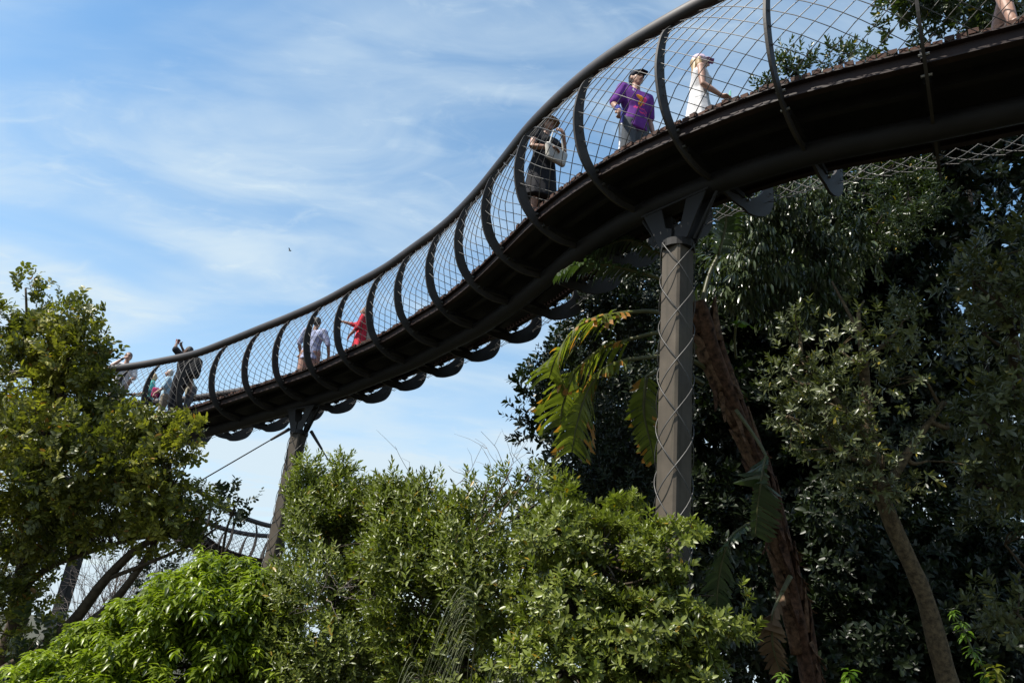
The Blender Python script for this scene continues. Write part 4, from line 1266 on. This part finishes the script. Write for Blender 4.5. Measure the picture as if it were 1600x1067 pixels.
# old leaf bases: long overlapping boat-shaped sheaths clasping the stem, alternately left and right
rs = np.random.default_rng(5)
for k in range(20):
    q = .14 + .80 * k / 20
    i = int(q * (len(T) - 1)); j = min(len(T) - 1, i + int(len(T) * rs.uniform(.12, .17)))
    seg = T[i:j + 1]
    if len(seg) < 4: continue
    t = seg[-1] - seg[0]; t /= np.linalg.norm(t)
    sd = np.cross(t, V3(0, 1, 0)); sd /= np.linalg.norm(sd)
    s = 1 if k % 2 else -1
    wd = w_[i] * 1.02
    m_ = MB(); rings = []
    for e, p in enumerate(seg):
        u = e / (len(seg) - 1)
        flare = .005 + .035 * u ** 2.2
        half = (1 - u) ** .55 * 1.5 + .10
        off = sd * s * flare
        a = np.linspace(-half, half, 7)
        o_ = [p + off + sd * s * math.cos(x) * (wd + .012) + V3(0, -1, 0) * math.sin(x) * (wd + .012) * .72 for x in a]
        i_ = [p + off + sd * s * math.cos(x) * wd + V3(0, -1, 0) * math.sin(x) * wd * .72 for x in a[::-1]]
        rings.append(o_ + i_)
    m_.sweep(rings); m_.build('leaf_sheath', M_sheathd if rs.uniform() < .4 else M_sheath, ban, True)

# dry flaps peeling off the stem
for k in range(26):
    q = rs.uniform(.04, .80)
    i = int(q * (len(T) - 1)); p0 = T[i]
    t = T[min(i + 3, len(T) - 1)] - T[max(0, i - 3)]; t /= np.linalg.norm(t)
    a = rs.uniform(-.2, math.pi + .2)
    sd = np.cross(t, V3(0, 1, 0)); sd /= np.linalg.norm(sd)
    o_ = sd * math.cos(a) + V3(0, -1, 0) * math.sin(a)
    wv = np.cross(t, o_); L_ = rs.uniform(.14, .42); w0 = rs.uniform(.02, .055)
    rings = []
    for e in range(6):
        u = e / 5
        c = p0 + o_ * (w_[i] * .98 + .10 * u * u * rs.uniform(.6, 1.3)) - t * L_ * u * .8 + V3(0, 0, -.06 * u * u)
        h = w0 * (1 - u) ** .7 + .004
        b_ = c + o_ * .006
        rings.append([c - wv * h + o_ * .012 * u, c + wv * h - o_ * .01, b_ + wv * h - o_ * .01, b_ - wv * h + o_ * .012 * u])
    m_ = MB(); m_.sweep(rings); m_.build('dry_flap', M_sheathd if rs.uniform() < .5 else M_sheath, ban)

def banana_leaf(pet, blade, hw, lf, seed, left=1.0, right=1.0, droop=.35, torn=.5, strips=34, tone_edge=True, pr=.022, roll=0.0):
    """petiole points, midrib points and half width; blade torn into strips that hang"""
    r = np.random.default_rng(seed)
    B_ = spline(blade, 10)
    ln = np.concatenate([[0], np.cumsum(np.linalg.norm(np.diff(B_, axis=0), axis=1))])
    at_ = lambda s: np.array([np.interp(s * ln[-1], ln, B_[:, k]) for k in range(3)])
    V, F, tn = [], [], []
    for sgn, amt in ((1, left), (-1, right)):
        if amt <= 0: continue
        nst = strips
        for k in range(nst):
            s0, s1 = k / nst, (k + 1) / nst
            gapw = max(0, r.uniform(-.35, .28)) * torn
            s1b = s1 - (s1 - s0) * gapw
            dr = droop * r.uniform(.5, 1.6)
            rows = []
            Wk = hw * amt * (math.sin(math.pi * min(1, (.12 + .80 * (s0 + s1) / 2))) ** .45) * r.uniform(.9, 1.05)
            slant = .35 * Wk / ln[-1] * 1.4
            tw = r.normal(0, .12) * torn
            for e in range(6):
                v = e / 5
                row = []
                for s in (s0, s1b):
                    p = at_(s); t = at_(min(1, s + .02)) - at_(max(0, s - .02)); t /= np.linalg.norm(t) + 1e-9
                    sd = np.cross(t, V3(0, 0, 1))
                    if np.linalg.norm(sd) < .25: sd = sd + np.cross(t, V3(0, -1, .0)) * .8
                    sd /= np.linalg.norm(sd)
                    sd = sd * math.cos(roll) + np.cross(t, sd) * math.sin(roll)
                    sd = sd * sgn
                    out = sd * v * Wk * (1 - .25 * dr * v) + V3(0, 0, -1) * (dr * Wk * v * v * .9) + t * v * Wk * .35 + np.cross(sd, t) * tw * v * Wk
                    if out[2] + p[2] < .02: out[2] = .02 - p[2]
                    nar = 1.0 - (.45 * torn * max(0, v - .7) / .3 if s == s1b else 0)
                    row.append(p + out if nar == 1.0 else p + out * nar + (at_(s0) - p) * (1 - nar) * .0 + (1 - nar) * (rows[-1][1] - p if rows else 0) * .0)
                rows.append(row)
            b = len(V)
            for row in rows: V += row
            base_t = r.uniform(.05, .7)
            brown = r.uniform() < .3
            burnt = tone_edge and r.uniform() < .10
            for e in range(5):
                F.append((b + 2 * e, b + 2 * e + 1, b + 2 * e + 3, b + 2 * e + 2))
                tn.append(.99 if (tone_edge and brown and e >= 4) or (burnt and e >= 2) else base_t)
    me = bpy.data.meshes.new('leaf')
    c = np.array(parent_matrix(ban).translation)
    me.from_pydata((np.array(V) - c).tolist(), [], F)
    a = me.attributes.new('tone', 'FLOAT', 'FACE'); a.data.foreach_set('value', np.array(tn, np.float32))
    me.materials.append(lf); me.update()
    o = bpy.data.objects.new('leaf', me); o.parent = ban; COL.objects.link(o)
    q = spline(list(pet) + [blade[0]] if pet else blade[:2], 6)
    m_ = MB(); m_.tube(q, np.linspace(pr * 1.3, pr, len(q)), 7); x = m_.build('petiole', M_pet, o, True)
    m_ = MB(); m_.tube(B_, np.linspace(pr, .004, len(B_)), 6); m_.build('midrib', M_pet, o, True)
    return o

banana_leaf([A(1100, 545, 8.6), A(1060, 500, 8.5), A(1020, 487, 8.4)], [A(980, 488, 8.3), A(930, 497, 8.1), A(893, 520, 8.0), A(868, 560, 7.9), A(858, 590, 7.9)], .44, LF_ban, 1, droop=.45, torn=.45)
banana_leaf([A(1105, 560, 8.6), A(1070, 528, 8.5), A(1030, 520, 8.4)], [A(985, 530, 8.35), A(940, 545, 8.3), A(900, 580, 8.2), A(880, 630, 8.2), A(875, 665, 8.2)], .44, LF_ban, 2, droop=.5, torn=.5)
banana_leaf([A(1110, 580, 8.6), A(1075, 560, 8.4), A(1030, 557, 8.2)], [A(980, 562, 8.0), A(945, 575, 7.9), A(918, 610, 7.85), A(902, 660, 7.8), A(893, 706, 7.8)], .34, LF_ban, 3, droop=.5, torn=.6)
banana_leaf([A(1100, 600, 8.9), A(1050, 575, 8.9)], [A(1010, 588, 8.9), A(1006, 640, 8.9), A(1016, 690, 8.9), A(1024, 722, 8.9)], .24, LF_ban, 4, droop=.3, torn=.6, strips=24)
banana_leaf([A(1095, 500, 8.7), A(1065, 460, 8.8), A(1040, 440, 8.8)], [A(1010, 428, 8.8), A(960, 416, 8.7), A(905, 412, 8.6), A(870, 428, 8.5)], .26, LF_bandark, 5, droop=.5, torn=.8, tone_edge=False)
banana_leaf([A(1090, 480, 8.7), A(1060, 430, 9.0)], [A(1030, 395, 9.0), A(985, 375, 9.0), A(945, 385, 9.0), A(915, 410, 9.0)], .24, LF_bandark, 6, droop=.6, torn=.9, tone_edge=False)
banana_leaf([A(1095, 480, 8.9), A(1108, 430, 9.1)], [A(1122, 400, 9.2), A(1134, 350, 9.2), A(1132, 310, 9.1), A(1118, 285, 9.0)], .26, LF_bandark, 7, droop=.3, torn=1.0, strips=30, tone_edge=False)
banana_leaf([A(1150, 640, 8.4), A(1185, 690, 8.2)], [A(1197, 712, 8.0), A(1190, 745, 7.9), A(1184, 790, 7.9), A(1180, 838, 7.9)], .30, LF_bandark, 8, left=1.0, right=.3, droop=.15, torn=.8, strips=24, tone_edge=False, pr=.016)
banana_leaf([A(1190, 790, 8.4), A(1180, 812, 8.2)], [A(1165, 820, 8.0), A(1140, 842, 7.9), A(1125, 890, 7.9), A(1120, 950, 7.9), A(1124, 1010, 7.9)], .20, LF_bandark, 9, droop=.5, torn=.8, strips=34, tone_edge=False, pr=.016)
q = banana_leaf([A(1235, 900, 8.2)], [A(1222, 925, 8.1), A(1208, 960, 8.0), A(1208, 1010, 8.0), A(1224, 1062, 8.0)], .17, LF_bandead, 10, droop=.5, torn=.9, strips=18, tone_edge=False)
q['label'] = 'dead brown leaf hanging low from the stem'
banana_leaf([A(1150, 560, 8.6), A(1148, 530, 8.5)], [A(1150, 510, 8.4), A(1160, 502, 8.3), A(1172, 508, 8.2)], .10, LF_fresh, 12, droop=.3, torn=.1, strips=10, tone_edge=False, pr=.012)

# ------------------------------------------------------------------ small plants in front
def sapling(label, base_px, pts, pairs, L, Wd, d, seed, lf=None, group='saplings along the bottom edge'):
    r = np.random.default_rng(seed)
    P = [A(x, y, d) for x, y in pts]
    g0 = np.array([P[0][0], P[0][1], -.05])
    o = empty('sapling', g0); tag(o, label, 'sapling', group)
    q = spline([g0, (g0 + P[0]) / 2 + V3(.03, 0, 0)] + P, 8)
    m = MB(); m.tube(q, np.linspace(.010, .003, len(q)), 6); m.build('stem', mat('green_stem', (.12, .14, .04), .6), o, True)
    up = q[len(q) // 3:]
    pp, dd = [], []
    for k in range(pairs):
        s = k / max(1, pairs - 1)
        p = up[min(len(up) - 1, int(s * (len(up) - 1)))]
        pp.append(p); dd.append(V3(r.normal(0, .25), r.normal(0, .25), 1))
    n = len(pp)
    foliage('crown', lf or LF_fresh, o, 'droop', L, Wd, np.array(pp), np.array(dd), r.uniform(.6, 1.0, n), True, False, seed, None, 5)
    return o
sapling('thin bright green sapling in front of the pale leaning trunk at the bottom right', 0, [(1545, 1075), (1525, 1030), (1508, 990), (1490, 960)], 7, .075, .030, 4.6, 3)
sapling('reddish-tipped sapling in the bottom right corner', 0, [(1562, 1110), (1560, 1075), (1556, 1050)], 5, .08, .03, 4.5, 4, LF_yel)
sapling('bright green sapling at the bottom edge between the two trunks', 0, [(1335, 1120), (1332, 1085), (1328, 1058)], 5, .085, .035, 4.5, 5)
sapling('broad-leaved yellow-green sapling in front of the glossy olive shrub', 0, [(1125, 1090), (1112, 1030), (1100, 980), (1090, 955)], 7, .085, .042, 5.2, 6, LF_olive)
sapling('low bright sapling at the bottom edge beside the dead banana leaf', 0, [(1230, 1110), (1225, 1075), (1222, 1060)], 5, .07, .03, 5.0, 8)

def grass_plume(label, tip_pts, d, n, seed, ln=.55):
    """arching stem that ends in a sheaf of fine hanging blades"""
    r = np.random.default_rng(seed)
    P = [A(x, y, d) for x, y in tip_pts]
    g0 = np.array([P[0][0], P[0][1], -.05])
    o = empty('reed', g0); tag(o, label, 'reed', 'reeds in front of the shrubs')
    q = spline([g0] + P, 8)
    m = MB(); m.tube(q, np.linspace(.010, .004, len(q)), 6); m.build('stem', M_pet, o, True)
    m = MB()
    for k in range(n):
        i = r.integers(len(q) // 2, len(q)); p = q[i]
        a = r.normal(0, 1, 3) * np.array([.10, .12, .05])
        L_ = ln * r.uniform(.5, 1.1)
        pts = [p, p + (a * .4 + V3(-.16, -.05, .02)) * L_, p + (a * .8 + V3(-.30, -.08, -.38)) * L_, p + (a * 1.3 + V3(-.40, -.1, -.95)) * L_]
        m.tube(spline(pts, 4), np.linspace(.005, .0012, 13), 3, False, .4)
    m.build('plume', mat('reed_blade', (.24, .26, .12), .5, 0, .5, .25, 20), o, True)
grass_plume('tall reed with a hanging pale green plume in front of the wide olive shrub', [(735, 1075), (742, 990), (740, 925)], 5.9, 42, 3, .62)
grass_plume('lower reed plume at the bottom edge, right of the taller one', [(812, 1110), (815, 1060), (812, 1010)], 5.8, 34, 4, .45)
grass_plume('thin spiky reed tuft at the bottom edge, left of the taller plume', [(662, 1120), (660, 1080), (650, 1030)], 5.6, 14, 5, .4)

def bare(name, label, cat, bases, n, ln, spread, m, seed, r0=.006, rise=1.0, group=None):
    r = np.random.default_rng(seed)
    b = np.asarray(bases[0], float)
    o = empty(name, b); tag(o, label, cat, group)
    mb = MB()
    for k in range(n):
        p = np.asarray(bases[r.integers(len(bases))], float) + r.normal(0, .03, 3)
        d = V3(r.normal(0, spread), r.normal(0, spread), rise)
        pts = [p]
        for e in range(5):
            d = d + r.normal(0, .28, 3); d /= np.linalg.norm(d)
            pts.append(pts[-1] + d * ln / 5 * r.uniform(.6, 1.2))
        q = spline(pts, 3)
        mb.tube(q, np.linspace(r0, r0 * .35, len(q)), 4, False)
        for e in range(3):
            i = r.integers(4, len(q) - 1)
            d2 = d + r.normal(0, .6, 3)
            mb.tube([q[i], q[i] + d2 * ln * .12, q[i] + d2 * ln * .2 + r.normal(0, .03, 3)], [r0 * .5, r0 * .4, r0 * .2], 3, False)
    mb.build('twigs', m, o, True)
    return o
bare('bare_twigs', 'bare curly grey twigs against the sky above the wide olive shrub', 'twigs', [A(800, 770, 8.0), A(770, 775, 8.0), A(830, 770, 8.0), A(690, 780, 8.0)], 11, .75, .55, M_twigg, 3, .0045)
bare('dry_branch', 'dead forked branch lying pale over the glossy olive shrub', 'branch', [A(955, 890, 6.0)], 2, .45, .3, M_twigg, 14, .009, .5)
bare('dry_branch', 'tangle of dead grey twigs on the left flank of the shrubs', 'branch', [A(500, 945, 7.0), A(530, 925, 7.0)], 14, .35, .8, M_twigg, 15, .004, .3)
bare('dry_branch', 'reddish dead branch sticking out low over the glossy olive shrub', 'branch', [A(985, 985, 5.8)], 2, .35, .2, M_twig, 19, .008, .35)
bare('bare_shrub', 'leafless grey-brown brush behind the left tree, pale in the sun', 'shrub', [A(x, y, 16) for x, y in ((150, 1010), (190, 1000), (230, 980), (120, 1010), (260, 960), (170, 960))], 150, 2.2, .35, M_twigg, 21, .008)
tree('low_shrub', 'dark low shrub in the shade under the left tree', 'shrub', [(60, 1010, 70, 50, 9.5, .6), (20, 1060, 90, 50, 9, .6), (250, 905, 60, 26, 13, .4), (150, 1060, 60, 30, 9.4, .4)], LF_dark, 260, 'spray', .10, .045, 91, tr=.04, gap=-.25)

# print('SPRIGS', COUNT, sum(len(o.data.polygons) for o in bpy.data.objects if o.type == 'MESH'))
